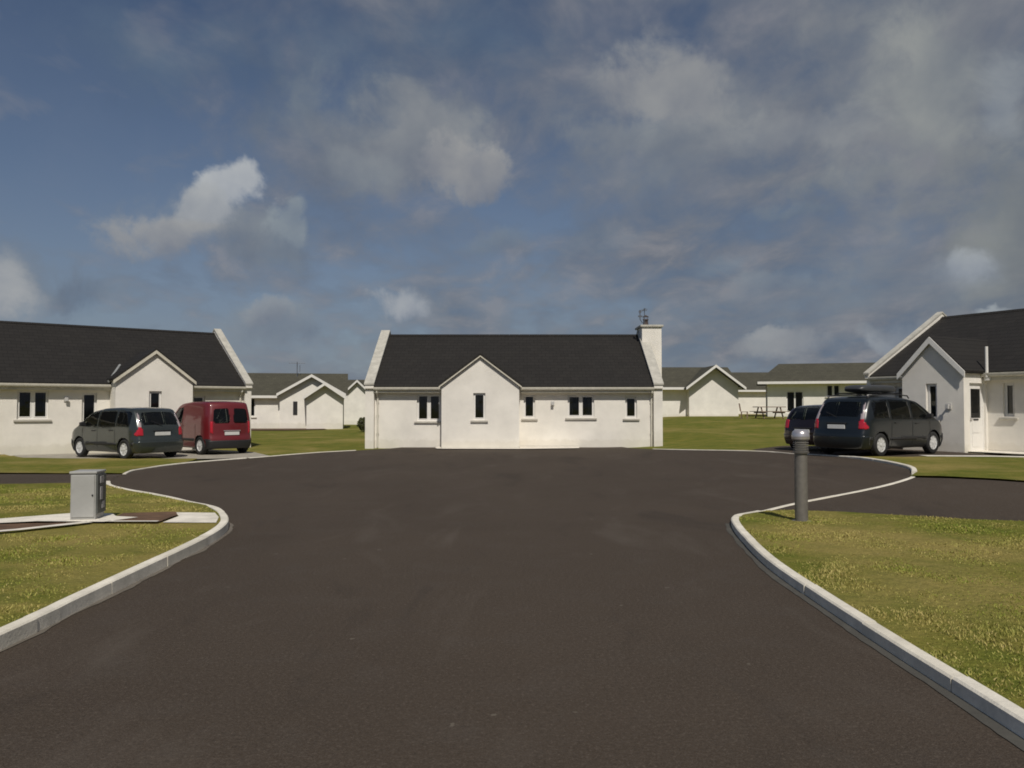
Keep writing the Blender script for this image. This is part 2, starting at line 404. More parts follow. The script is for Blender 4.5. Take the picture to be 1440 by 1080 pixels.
sheet('soil_patch', [(-5.62,10.16),(-6.2,10.2),(-6.9,9.9),(-7.6,9.38),(-7.2,9.1),(-6.5,9.28),(-6.0,9.75)], lambda x, y: .128, SOIL, .2, wob=.02)

# ------------------------------------------------------------------ grass tufts (uncountable)
def in_poly(px, py, poly):
    c = np.zeros(len(px), bool); j = len(poly)-1
    for i in range(len(poly)):
        xi, yi = poly[i]; xj, yj = poly[j]
        cond = ((yi > py) != (yj > py)) & (px < (xj-xi)*(py-yi)/((yj-yi) if yj != yi else 1e-9)+xi)
        c ^= cond; j = i
    return c
def blades(name, poly, hf, n, x0, x1, y0, y1, hmin, hmax, w, holes=()):
    px = rng.uniform(x0, x1, n*3); py = y0 + (y1-y0)*rng.uniform(0, 1, n*3)**1.35
    k = in_poly(px, py, poly) & (np.abs(px) < py*.72+1.2)
    for h in holes: k &= ~in_poly(px, py, h)
    px, py = px[k][:n], py[k][:n]
    # clumps: keep by a cheap noise field and vary height with it
    f = np.array([mnoise.fractal((x*1.7, y*1.7, .3), 1., 2., 3) for x, y in zip(px, py)])
    keep = f > rng.uniform(-.75, .15, len(f)); px, py, f = px[keep], py[keep], f[keep]
    m = len(px); z = np.array([T(x, y)+hf(x, y)-.008 for x, y in zip(px, py)])
    h = rng.uniform(hmin, hmax, m)*(.75+.9*np.clip(f, -.2, .8)); a = rng.uniform(0, 2*np.pi, m); lean = rng.uniform(.1, .95, m)*h
    wd = w*rng.uniform(.7, 1.4, m)*(1+py*.09); b = rng.uniform(0, 2*np.pi, m)
    dx, dy = np.cos(a)*wd, np.sin(a)*wd; lx, ly = np.cos(b)*lean, np.sin(b)*lean
    v = np.empty((m, 5, 3))
    v[:,0] = np.stack([px-dx, py-dy, z], 1); v[:,1] = np.stack([px+dx, py+dy, z], 1)
    v[:,2] = np.stack([px+dx*.8+lx*.35, py+dy*.8+ly*.35, z+h*.6], 1); v[:,3] = np.stack([px-dx*.8+lx*.35, py-dy*.8+ly*.35, z+h*.6], 1)
    v[:,4] = np.stack([px+lx, py+ly, z+h], 1)
    me = bpy.data.meshes.new(name); me.vertices.add(m*5); me.vertices.foreach_set('co', v.ravel())
    idx = np.arange(m)[:,None]*5
    loops = np.concatenate([idx+np.array([[0,1,2,3]]), idx+np.array([[3,2,4]])], 1).ravel()
    me.loops.add(m*7); me.loops.foreach_set('vertex_index', loops.astype(np.int32))
    st = (np.arange(m)[:,None]*7+np.array([[0,4]])).ravel(); me.polygons.add(m*2)
    me.polygons.foreach_set('loop_start', st.astype(np.int32)); me.polygons.foreach_set('loop_total', np.tile([4,3], m).astype(np.int32))
    me.materials.append(BLADE); me.update(calc_edges=True); me.validate()
    o = bpy.data.objects.new(name, me); COL.objects.link(o)
    return tag(o, kind='stuff')
hole = [[(-3.7,10.2),(-3.7,11.35),(-5.6,11.2),(-6.3,11.15),(-7.9,9.75),(-9.7,8.4),(-9.7,7.95),(-7.9,9.2),(-6.5,9.05),(-5.9,9.45),(-5.3,10.1)]]
o = blades('grass', islandL, gL, 64000, -11.5, -3.5, 4.2, 16, .008, .029, .0028, hole); tag(o, 'short patchy green grass on the left verge round the grey cabinet', 'grass')
o = blades('grass', islandR, gR, 84000, 2.6, 12, 3.4, 12.4, .008, .030, .0028); tag(o, 'tufty yellow-green grass on the right verge round the bollard', 'grass')
# ------------------------------------------------------------------ houses
def grid_wall(mb, x0, x1, z0, z1, holes, y0, y1, swap=False):
    """solid wall x0..x1, z0..z1, thickness y0..y1 with rectangular openings; swap exchanges x and y"""
    xs = sorted({x0, x1, *[h[0] for h in holes], *[h[1] for h in holes]}); zs = sorted({z0, z1, *[h[2] for h in holes], *[h[3] for h in holes]})
    def full(i, j):
        if i < 0 or j < 0 or i >= len(xs)-1 or j >= len(zs)-1: return False
        cx, cz = (xs[i]+xs[i+1])/2, (zs[j]+zs[j+1])/2
        return not any(h[0] < cx < h[1] and h[2] < cz < h[3] for h in holes)
    vid = {}
    vs = []; fs = []
    def V(i, j, k):
        if (i, j, k) not in vid:
            vid[i, j, k] = len(vs); p = (xs[i], (y0, y1)[k], zs[j]); vs.append((p[1], p[0], p[2]) if swap else p)
        return vid[i, j, k]
    for i in range(len(xs)-1):
        for j in range(len(zs)-1):
            if not full(i, j): continue
            for k in (0, 1): fs.append((V(i,j,k), V(i+1,j,k), V(i+1,j+1,k), V(i,j+1,k)))
            if not full(i-1, j): fs.append((V(i,j,0), V(i,j+1,0), V(i,j+1,1), V(i,j,1)))
            if not full(i+1, j): fs.append((V(i+1,j,0), V(i+1,j+1,0), V(i+1,j+1,1), V(i+1,j,1)))
            if not full(i, j-1): fs.append((V(i,j,0), V(i+1,j,0), V(i+1,j,1), V(i,j,1)))
            if not full(i, j+1): fs.append((V(i,j+1,0), V(i+1,j+1,0), V(i+1,j+1,1), V(i,j+1,1)))
    mb.add(vs, fs)

def window(root, x0, x1, z0, z1, y, panes=1, sill=True, curtain=None, frame=PVC, sillm=SILL, transom=0):
    """window in a front wall whose outer face is at y; recessed .09"""
    f = MB(); t = .05; ya, yb = y+.085, y+.15
    f.box(x0+.001, x0+t, ya, yb, z0+.001, z1-.001); f.box(x1-t, x1-.001, ya, yb, z0+.001, z1-.001)
    f.box(x0+t, x1-t, ya, yb, z0+.001, z0+t+.01); f.box(x0+t, x1-t, ya, yb, z1-t, z1-.001)
    w = (x1-x0-2*t)/panes
    for k in range(1, panes): f.box(x0+t+k*w-.045, x0+t+k*w+.045, ya, yb, z0+t+.01, z1-t)
    if transom: f.box(x0+t, x1-t, ya+.004, yb-.004, z0+transom-.025, z0+transom+.025)
    # opening sash just inside the frame of each pane
    for k in range(panes):
        a = x0+t+k*w+(.046 if k else .001); b = x0+t+(k+1)*w-(.046 if k < panes-1 else .001); s = .028
        for q in ((a, a+s, z0+t+.011, z1-t-.001), (b-s, b, z0+t+.011, z1-t-.001), (a+s, b-s, z0+t+.011, z0+t+.011+s), (a+s, b-s, z1-t-s-.001, z1-t-.001)):
            f.box(q[0], q[1], ya-.012, ya+.04, q[2], q[3])
    wo = f.build('window', frame, root)
    for k in range(panes):
        a = x0+t+k*w; b = a+w
        MB().box(a+.01, b-.01, ya+.025, ya+.035, z0+t, z1-t).build('pane', GLASS, wo)
    if curtain:
        for (c0, c1) in curtain:
            m = MB(); n = 14; xa, xb = x0+(x1-x0)*c0, x0+(x1-x0)*c1
            vs = []
            for i in range(n+1):
                xx = xa+(xb-xa)*i/n; yy = y+.30+.02*math.sin(i*2.2)
                vs += [(xx, yy, z0-.02), (xx, yy, z1+.02)]
            m.add(vs, [(2*i, 2*i+2, 2*i+3, 2*i+1) for i in range(n)]); m.build('curtain', CURT, wo, smooth=True)
    if sill:
        MB().prism([(y-.07, z0-.085), (y-.07, z0-.03), (y+.15, z0-.001), (y+.15, z0-.085)], 'x', x0-.10, x1+.10).build('sill', sillm, wo)
    return wo

def roof_slab(name, m, parent, x0, x1, pe, pr, th=.09):
    """slab from eave point pe=(y,z) to ridge pr"""
    d = Vector((pr[0]-pe[0], pr[1]-pe[1])).normalized(); n = Vector((-d.y, d.x))
    if n.y > 0: n = -n
    q = [(pe[0], pe[1]), (pr[0], pr[1]), (pr[0]+n.x*th, pr[1]+n.y*th), (pe[0]+n.x*th, pe[1]+n.y*th)]
    return MB().prism(q, 'x', x0, x1)

def cottage(loc, rz, label, X0, X1, eave, ridge, h, wins, porch, parL=True, parR=True, chimney=None, pipes=(), lamps=(), gt=.35):
    root = empty('cottage', loc, rz, label, 'cottage', 'cottages round the turning circle')
    B = -.4; t = .3
    # walls
    w = MB(); holes = [q[:4] for q in wins]
    grid_wall(w, X0+gt, X1-gt, B, eave-.05, holes, 0, t)
    w.build('wall', WALL, root); box('rear_wall', WALL, root, X0+gt, X1-gt, 2*h-t, 2*h, B, eave-.05)
    # gable end walls with raised parapet that steps forward of the facade
    sl = (ridge-eave)/(h+.30)
    for on, xa, xb in ((parL, X0, X0+gt), (parR, X1-gt, X1)):
        g = MB(); zr = ridge+.02
        g.prism([(-.22, B), (-.22, eave-.06), (-.32, eave-.04), (-.32, eave+.10), (h, zr+.14), (2*h+.32, eave+.10), (2*h+.22, eave-.06), (2*h+.22, B)], 'x', xa, xb)
        gw = g.build('gable_wall', WALL, root)
        c = MB(); c.prism([(-.36, eave+.105), (-.36, eave+.165), (h, zr+.205), (h, zr+.145)], 'x', xa-.025, xb+.025)
        c.prism([(2*h+.36, eave+.105), (2*h+.36, eave+.165), (h+.001, zr+.205), (h+.001, zr+.145)], 'x', xa-.025, xb+.025)
        c.build('coping', COPE, gw)
    # roof
    r = MB(); xa, xb = X0+gt, X1-gt
    pe = (-.30, eave+.045)
    for s_ in (1, -1):
        d = Vector((h+.30, ridge-eave-.045)).normalized(); n = Vector((d.y, -d.x))*.09
        q = [pe, (h, ridge), (h, ridge-.105), (pe[0]+n.x+.02, pe[1]+n.y)]
        if s_ < 0: q = [(2*h-a, b) for a, b in q]; q[1] = (h+.002, ridge); q[2] = (h+.002, ridge-.105)
        r.prism(q, 'x', xa, xb)
    ro = r.build('roof', SLATE, root)
    rd = MB(); x = xa
    while x < xb-.01:
        x2 = min(x+.45, xb); rd.prism([(h-.13, ridge-.055), (h, ridge+.035), (h+.13, ridge-.055), (h, ridge+.002)], 'x', x+.004, x2-.004); x = x2
    rd.build('ridge_tiles', SLATE, ro)
    # fascia, soffit and gutter (either side of the porch)
    spans = [(xa, xb)]
    if porch: spans = [(xa, porch['x0']-.02), (porch['x1']+.02, xb)]
    for (a, b) in spans:
        f = MB(); f.box(a, b, -.26, -.235, eave-.21, eave-.01); f.box(a, b, -.235, -.001, eave-.20, eave-.18); f.build('fascia', FASCIA, root)
        g = MB(); g.prism([(-.265-.12*math.cos(math.pi*k/8)*.5-.06, eave+.01-.12*math.sin(math.pi*k/8)) for k in range(9)], 'x', a, b); g.build('gutter', PVCG, root)
    for q in wins:
        window(root, *q[:4], 0, panes=q[4], curtain=q[5] if len(q) > 5 else None)
    # interior floor so the rooms read as rooms
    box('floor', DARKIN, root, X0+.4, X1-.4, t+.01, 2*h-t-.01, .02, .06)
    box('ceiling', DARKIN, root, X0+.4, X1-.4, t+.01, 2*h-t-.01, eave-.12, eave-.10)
    n = max(2, int((X1-X0)/3.5))
    for k in range(1, n):
        xx = X0+(X1-X0)*k/n+.13; 
        if any(q[0]-.15 < xx < q[1]+.15 for q in wins): xx += .7
        box('partition', DARKIN, root, xx, xx+.1, t+.02, 2*h-t-.02, .07, eave-.13)
    if porch:
        p = porch; a, b, d, pz, pe_ = p['x0'], p['x1'], p['d'], p['apex'], p['eave']; cx = (a+b)/2
        w = MB(); grid_wall(w, a, b, B, pe_, [q[:4] for q in p['wins']], -d, -d+t)
        w.prism([(a, pe_), (b, pe_), (b-.02, pe_+.0125), (cx, pz-.02), (a+.02, pe_+.0125)], 'y', -d, -d+t)
        if p.get('door'): grid_wall(w, -d+t, -.001, B, pe_, [p['door']], b-t, b, swap=True)
        else: w.box(b-t, b, -d+t, -.001, B, pe_)
        w.box(a, a+t, -d+t, -.001, B, pe_)
        po = w.build('porch', WALL, root)
        for q in p['wins']: window(po, *q[:4], -d, panes=q[4], curtain=q[5] if len(q) > 5 else None)
        for o_ in list(po.children): pass
        # porch roof
        k = (pz-pe_)/(cx-a); ov = .10; back = (pz+.1-eave)/((ridge-eave)/(h+.3))+.1
        r = MB(); th = .09
        for sgn in (-1, 1):
            xe = cx+sgn*(cx-a+ov); ze = pz-k*(cx-a+ov)
            q = [(xe, ze+.03), (cx, pz+.03), (cx, pz+.03+th*1.15), (xe+sgn*.02, ze+.03+th)]
            if sgn > 0: q[1] = (cx+.002, q[1][1]); q[2] = (cx+.002, q[2][1])
            r.prism(q, 'y', -d-.09, back)
        pr = r.build('porch_roof', SLATE, po)
        bb = MB()
        for sgn in (-1, 1):
            xe = cx+sgn*(cx-a+ov); ze = pz-k*(cx-a+ov); tk = p.get('board', .10); tp = p.get('btop', .09)
            q = [(xe, ze-tk*.7), (cx, pz+.02-tk*.9), (cx, pz+tp+.005), (xe, ze+tp)]
            if sgn > 0: q[1] = (cx+.002, q[1][1]); q[2] = (cx+.002, q[2][1])
            bb.prism(q, 'y', -d-.125, -d-.092)
        bb.build('bargeboard', p.get('boardm', PVC), po)
        if p.get('valley'):
            v = MB(); s0 = (ridge-eave)/(h+.3)
            za = eave+.10; zb = pz+.02
            pa = Vector((a-.10, (za-eave-.045)/s0-.30-.06, za)); xb_ = a+(.45)*(cx-a)
            zb = pe_+k*.45*(cx-a)+.10; pb = Vector((xb_-.10, (zb-eave)/s0-.32, zb))
            v.tube([pa+Vector((0,-.05,.03)), pb+Vector((0,-.05,.04))], .05, 6); v.build('valley_flashing', LEAD, ro)
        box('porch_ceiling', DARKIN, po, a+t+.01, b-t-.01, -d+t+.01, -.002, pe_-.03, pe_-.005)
        if p.get('door'):
            y0, y1, z0, z1 = p['door']; f = MB()
            f.box(b-.12, b-.06, y0+.001, y0+.05, z0, z1-.001); f.box(b-.12, b-.06, y1-.05, y1-.001, z0, z1-.001); f.box(b-.12, b-.06, y0+.05, y1-.05, z1-.05, z1-.001)
            leaf = f; leaf.box(b-.105, b-.07, y0+.051, y0+.17, z0+.02, z1-.052); leaf.box(b-.105, b-.07, y1-.17, y1-.051, z0+.02, z1-.052)
            leaf.box(b-.105, b-.07, y0+.17, y1-.17, z0+.02, z0+1.02); leaf.box(b-.105, b-.07, y0+.17, y1-.17, z1-.17, z1-.052)
            for (pa, pb) in ((z0+.16, z0+.5), (z0+.58, z0+.92)): leaf.box(b-.07, b-.058, y0+.22, y1-.22, pa, pb)
            do = leaf.build('door', PVC, po); MB().box(b-.092, b-.082, y0+.17, y1-.17, z0+1.02, z1-.17).build('pane', GLASS, do)
            hb = MB(); hb.box(b-.07, b-.02, y0+.09, y0+.12, z0+.98, z0+1.01); hb.box(b-.035, b-.02, y0+.09, y0+.22, z0+.98, z0+1.01); hb.box(b-.07, b-.06, y0+.08, y0+.13, z0+.9, z0+1.1); hb.build('handle', STEELB, do)
            MB().box(b-.0695, b-.055, y0+.3, y1-.3, z0+.95, z0+1.0).build('letter_flap', TRIM, do)
            box('step', CONC, po, b+.002, b+.45, y0-.1, y1+.1, -.2, .05, bevel=.01)
    for (x, z0, z1) in pipes:
        m = MB(); m.tube([(x, -.30, eave-.05), (x, -.28, eave-.2), (x, -.06, eave-.38), (x, -.055, z0)], .034, 10)
        for zz in (z1*.25, z1*.6, z1*.85): m.box(x-.05, x+.05, -.06, -.001, zz, zz+.04)
        m.build('downpipe', PVCG, root, smooth=False)
    for (x, z, y, hw) in lamps:
        m = MB(); m.box(x-hw, x+hw, y-.035, y-.001, z-.09, z+.09); m.tube([(x, y-.02, z+.03), (x, y-.10, z+.03)], .03, 8); m.box(x-hw*.8, x+hw*.8, y-.16, y-.10, z-.07, z+.07)
        m.build('wall_lamp', mat('lamp_grey', (.45, .44, .42), .5), root, bevel=.008)
    if chimney:
        cx0, cx1, cy0, cy1, zt = chimney
        c = MB(); c.box(cx0, cx1, cy0, cy1, B, zt); ch = c.build('chimney', WALL, root)
        MB().box(cx0-.08, cx1+.08, cy0-.08, cy1+.08, zt+.001, zt+.09).build('chimney_cap', COPE, ch, bevel=.01)
        for px in (.33,):
            xx = cx0+(cx1-cx0)*px
            MB().lathe([(.13, zt+.091), (.12, zt+.2), (.10, zt+.36), (.13, zt+.37), (.13, zt+.41), (.08, zt+.41), (.08, zt+.1)], 16, c=(xx, (cy0+cy1)/2, 0)).build('chimney_pot', CLAY, ch, smooth=True)
            m = MB(); m.lathe([(.15, zt+.52), (.02, zt+.6)], 12, c=(xx, (cy0+cy1)/2, 0))
            for q in range(4):
                an = q*math.pi/2+.4; m.tube([(xx+.1*math.cos(an), (cy0+cy1)/2+.1*math.sin(an), zt+.37), (xx+.13*math.cos(an), (cy0+cy1)/2+.13*math.sin(an), zt+.53)], .008, 5)
            m.build('chimney_cowl', CLAY, ch)
        a = empty('aerial', (0,0,0), 0, None, None); a.parent = root
        del a
    return root

c0 = cottage((0, 31.5, 0), 0, 'white cottage facing the camera across the turning circle, chimney at its right end', -5.87, 6.02, 2.40, 4.86, 3.7,
    wins=[(-3.83,-2.87,1.06,2.13,2), (.47,.93,1.17,2.11,1,[(.6,1.)]), (2.24,3.31,1.20,2.10,2,[(.05,.2),(.78,.95)]), (4.56,5.03,1.17,2.03,1)],
    porch=dict(x0=-2.73, x1=.28, d=1.2, apex=3.58, eave=2.46, wins=[(-1.50,-1.03,1.12,2.16,1,[(0,.45)])], board=.04, btop=.03, boardm=FASCIA),
    chimney=(5.70, 6.55, 2.7, 4.1, 5.13), pipes=[(-5.40, 0, 2.1), (5.60, 0, 2.1)], lamps=[(1.63,1.76,0,.07)])
c1 = cottage((-17.9, 27.4, -.05), 38, 'white cottage at the left edge behind the grey car and red van', -7.5, 8.75, 2.50, 5.03, 3.9,
    wins=[(.48,1.45,1.24,2.27,2,[(0,.14),(.86,1.)]), (2.52,3.02,1.05,2.2,1), (6.45,6.95,1.15,2.12,1), (-3.5,-2.5,1.2,2.2,2)],
    porch=dict(x0=3.45, x1=6.18, d=1.0, apex=3.76, eave=2.68, wins=[(4.60,5.05,1.16,2.27,1)], board=.10, btop=.05, boardm=FASCIA, valley=True),
    pipes=[(8.35, 0, 2.1)], lamps=[(2.0,1.95,0,.07)], gt=.26)
c2 = cottage((12.48, 27.2, .22), -60, 'white cottage at the right edge facade in shade, behind the black car', 0, 13.5, 2.42, 4.73, 4.0,
    wins=[(.9,1.5,1.1,2.1,1), (4.40,4.72,1.12,2.12,1), (7,8,1.1,2.1,2)],
    porch=dict(x0=2.0, x1=3.95, d=1.25, apex=3.46, eave=2.47, wins=[(2.78,3.13,1.02,2.12,1,[(0,.3)])], board=.14, boardm=PVC, door=(-.95,-.10,.05,2.12)),
    lamps=[(3.52,1.42,-1.25,.06)], gt=.16)
# soil vent pipe on the right cottage
m = MB(); m.tube([(4.12,-.33,2.30),(4.12,-.33,3.22)], .045, 12); m.box(4.05,4.19,-.34,-.24,2.2,2.3); m.build('vent_pipe', PVC, c2)
# aerial on the chimney of the middle cottage
ae = MB(); ae.tube([(5.86,3.0,5.2),(5.86,3.0,6.0)], .016, 6); ae.tube([(5.86,2.7,5.93),(5.86,3.6,5.93)], .010, 5)
for k in range(6): ae.tube([(5.86-.09-.02*k, 2.75+.15*k, 5.93),(5.86+.09+.02*k, 2.75+.15*k, 5.93)], .006, 4)
ae.tube([(5.60,2.62,5.45),(5.60,2.62,5.86)], .022, 6); ae.box(5.52,5.70,2.6,2.64,5.55,5.62); ae.box(5.55,5.66,2.6,2.64,5.74,5.82); ae.tube([(5.60,2.62,5.45),(5.72,2.68,5.3)], .016, 6)
ae.build('aerial', ALU, c0)
pv = sheet('path', [(-3.0,30.5),(-2.85,29.9),(.6,29.75),(2.6,30.3),(2.7,31.45),(.3,31.45),(.3,30.28),(-2.75,30.28),(-2.75,31.45),(-3.0,31.45)], .035, CONC, .3)

# --------------------------------------------------------------- far bungalows
def far_box_house(name, loc, rz, label, X0, X1, eave, ridge, h, wins=(), gables=(), hipL=0, over=.5, wallm=None, door=None, bw=PVC):
    root = empty(name, loc, rz, label, 'bungalow', 'bungalows beyond the green')
    wallm = wallm or WALLFAR
    w = MB(); grid_wall(w, X0, X1, -.8, eave, [q[:4] for q in wins]+([door] if door else []), 0, .3)
    w.box(X0, X0+.3, .3, 2*h, -.8, eave); w.box(X1-.3, X1, .3, 2*h, -.8, eave)
    box('rear_wall', wallm, root, X0+.3, X1-.3, 2*h-.3, 2*h, -.8, eave)
    if not hipL: w.prism([(0.02, eave), (2*h-.02, eave), (h, eave+(ridge-eave)*(1-.02))], 'x', X0+.001, X0+.3)
    w.prism([(0.02, eave), (2*h-.02, eave), (h, eave+(ridge-eave)*(1-.02))], 'x', X1-.3, X1-.001)
    w.build('wall', wallm, root)
    sl = (ridge-eave)/h; ze = eave-sl*over+.06; xa, xb = X0-(.3 if not hipL else over), X1+.3
    r = MB(); zr = ridge+.06
    if hipL:
        r.add([(xa,-over,ze),(xb,-over,ze),(xb,h,zr),(xa+hipL,h,zr),(xb,2*h+over,ze),(xa,2*h+over,ze),
               (xa,-over,ze-.1),(xb,-over,ze-.1),(xb,2*h+over,ze-.1),(xa,2*h+over,ze-.1),(xb,h,zr-.1),(xa+hipL,h,zr-.1)],
              [(0,1,2,3),(3,2,4,5),(0,3,5),(6,7,1,0),(9,6,0,5),(8,9,5,4),(7,10,2,1),(10,8,4,2),(6,11,10,7),(11,9,8,10),(6,9,11)])
    else:
        for s_ in (0, 1):
            q = [(-over, ze), (h, zr), (h, zr-.1), (-over, ze-.1)]
            if s_: q = [(2*h-a, b) for a, b in q]; q[1] = (h+.002, zr); q[2] = (h+.002, zr-.1)
            r.prism(q, 'x', xa, xb)
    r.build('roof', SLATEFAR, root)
    f = MB(); f.box(xa+.01, xb-.01, -over-.03, -over-.005, ze-.2, ze-.02); f.box(xa+.01, xb-.01, -over-.005, -.001, ze-.19, ze-.16); f.build('fascia', bw, root)
    for q in wins: window(root, *q[:4], 0, panes=q[4], frame=bw)
    if door:
        x0, x1, z0, z1 = door; d = MB(); d.box(x0+.001, x0+.07, .08, .14, z0, z1-.001); d.box(x1-.07, x1-.001, .08, .14, z0, z1-.001); d.box(x0+.07, x1-.07, .08, .14, z1-.07, z1-.001)
        d.box((x0+x1)/2-.05, (x0+x1)/2+.05, .08, .14, z0, z1-.07); d.box(x0+.07, x1-.07, .085, .135, z0, z0+.15)
        do = d.build('door', bw, root); MB().box(x0+.07, x1-.07, .105, .115, z0+.15, z1-.07).build('pane', GLASS, do)
    for g in gables:
        cx, hw, pz, pe, d = g[:5]; ov = g[5]
        w = MB(); w.box(cx-hw, cx+hw, -d, -.001, -.8, pe); w.prism([(cx-hw+.01, pe), (cx+hw-.01, pe), (cx, pz-.01)], 'y', -d, h*.9); go = w.build('cross_gable', wallm, root)
        k = (pz-pe)/hw; r = MB(); bb = MB(); eo = ov*.5
        for sg in (-1, 1):
            xe = cx+sg*(hw+eo); z_ = pz-k*(hw+eo)
            q = [(xe, z_+.02), (cx, pz+.02), (cx, pz+.14), (xe, z_+.14)]; q2 = [(xe, z_-.03), (cx, pz-.03), (cx, pz+.17), (xe, z_+.17)]
            if sg > 0:
                for qq in (q, q2): qq[1] = (cx+.002, qq[1][1]); qq[2] = (cx+.002, qq[2][1])
            r.prism(q, 'y', -d-ov, h*.95); bb.prism(q2, 'y', -d-ov-.04, -d-ov-.002)
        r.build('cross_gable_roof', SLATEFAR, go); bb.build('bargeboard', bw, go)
        if len(g) > 6:
            for q in g[6]: window(go, *q[:4], -d-.16, panes=q[4], frame=bw, sill=False)
    return root
# A: left of the middle cottage
sA = 57/1100
A = far_box_house('bungalow', (-16.9, 56.0, .16), 12, 'bungalow with two white-edged cross gables and a roof aerial, between the left and middle cottages', -5.5, 4.75, 2.42, 3.95, 3.2,
    wins=[(-2.2,-1.4,.75,2.1,2)], gables=[(2.5, 2.2, 3.62, 2.35, .46, .4), (3.45, 1.25, 3.0, 2.15, 1.6, .45)], over=.4)
m = MB(); m.box(1.22,1.52,-.50,-.461,.9,1.85); m.build('slit_window', TRIM, A)
m = MB(); m.tube([(1.3,2.6,3.6),(1.3,2.6,4.85)], .03, 6); m.tube([(.7,2.6,4.75),(1.9,2.6,4.75)], .018, 5)
for k in range(7): m.tube([(.75+.18*k,2.35,4.75),(.75+.18*k,2.85,4.75)], .012, 4)
m.tube([(1.5,2.6,4.1),(1.5,2.6,4.6)], .02, 5); m.tube([(1.3,2.6,4.15),(1.5,2.6,4.15)], .015, 5)
m.build('aerial', ALU, A)
far_box_house('bungalow', (-15.0, 70, .10), 0, 'bungalow partly hidden behind the left corner of the middle cottage, dark roof and pale gable', -3, 6, 2.55, 4.0, 3.2,
    wins=[(2.6,3.2,1.0,2.1,1)], gables=[(1.3, 1.35, 3.75, 2.5, .5, .35)], over=.4)
far_box_house('bungalow', (13, 59.5, .74), 0, 'bungalow with a single tall white gable edged in white bargeboards, right beside the chimney cottage', -5, 4.0, 2.62, 4.0, 3.2,
    wins=[(3.35,3.75,.5,1.9,1)], gables=[(2.15, 1.85, 3.85, 2.45, .75, .75)], over=.7)
far_box_house('bungalow', (24.5, 76, .72), 0, 'furthest bungalow with plain dark roof, between the white gable and the long bungalow', -5, 4.5, 2.7, 4.35, 3.6, over=.45)
E_ = far_box_house('bungalow', (18.3, 57, .80), -17, 'long bungalow with hipped brown roof and glazed patio door beyond the parked dark car', .3, 12.5, 2.85, 4.05, 3.4,
    wins=[(4.3,5.2,1.55,2.4,2), (6.2,7.2,1.1,2.3,2)], hipL=1.6, over=.7, door=(1.6,2.75,.35,1.95))

# picnic table in front of the long bungalow
pt = empty('picnic_table', (16.6, 50.5, T(16.6,50.5)-.03), 8, 'brown wooden picnic table on the grass before the long bungalow', 'picnic table')
MB().box(-.95,.95,-.38,.38,.72,.77).build('table_top', WOOD, pt)
for y in (-.72, .72): MB().box(-.95,.95,y-.13,y+.13,.43,.47).build('bench', WOOD, pt)
for x in (-.65, .65):
    m = MB(); m.tube([(x,-.62,0),(x,-.2,.715)], .045, 4); m.tube([(x,.62,0),(x,.2,.715)], .045, 4); m.box(x-.03,x+.03,-.8,.8,.34,.425); m.build('leg_frame', WOOD, pt)
def garden_chair(loc, rz, label):
    r = empty('garden_chair', loc, rz, label, 'chair', 'garden chairs beside the picnic table')
    MB().box(-.24,.24,-.22,.22,.42,.46).build('seat', WOOD, r); MB().prism([(.2,.47),(.26,.47),(.34,.98),(.28,.98)], 'x', -.24, .24).build('backrest', WOOD, r)
    for x in (-.2,.2):
        for y in (-.18,.18): MB().box(x-.025,x+.025,y-.025,y+.025,0,.419).build('leg', WOOD, r)
garden_chair((14.9,50.2,T(14.9,50.2)-.03), 70, 'small dark garden chair left of the picnic table')

# --------------------------------------------------------------- shrub beside the middle cottage
def shrub(loc, w, h, label, n=900):
    root = empty('shrub', loc, 0, label, 'shrub')
    st = MB()
    for k in range(7):
        a = k*.9+.3; st.tube([(0,0,0),(.15*math.cos(a)*w,.15*math.sin(a)*w,h*.4),(w*.35*math.cos(a),w*.35*math.sin(a),h*(.6+.1*(k%3)))], .02, 5, r1=.006)
    st.build('stem', BARK, root)
    lf = MB()
    for k in range(n):
        a = random.uniform(0, 6.28); u = random.uniform(-1, 1); rr = random.uniform(.5, 1)**.5*(1+.3*mnoise.noise((math.cos(a)*2, math.sin(a)*2, u*3)))
        p = Vector((math.cos(a)*math.sqrt(1-u*u)*rr*w*.5, math.sin(a)*math.sqrt(1-u*u)*rr*w*.5, h*.55+u*rr*h*.45)); d = Vector((random.gauss(0,1), random.gauss(0,1), random.gauss(0,1))).normalized(); e = d.orthogonal()*.03; d *= .055
        lf.add([p-d, p+e, p+d, p-e], [(0,1,2,3)])
    lf.build('foliage', LEAF, root)
shrub((-9.2, 48.5, T(-9.2,48.5)-.04), .75, .9, 'small dark shrub on the grass left of the middle cottage')
# bare soil bed before bungalow A
sheet('soil_patch', [(-20.5,51.5),(-20.5,55.5),(-13.5,55.8),(-12.6,53.5),(-15,51.8)], .0, SOIL, .8)

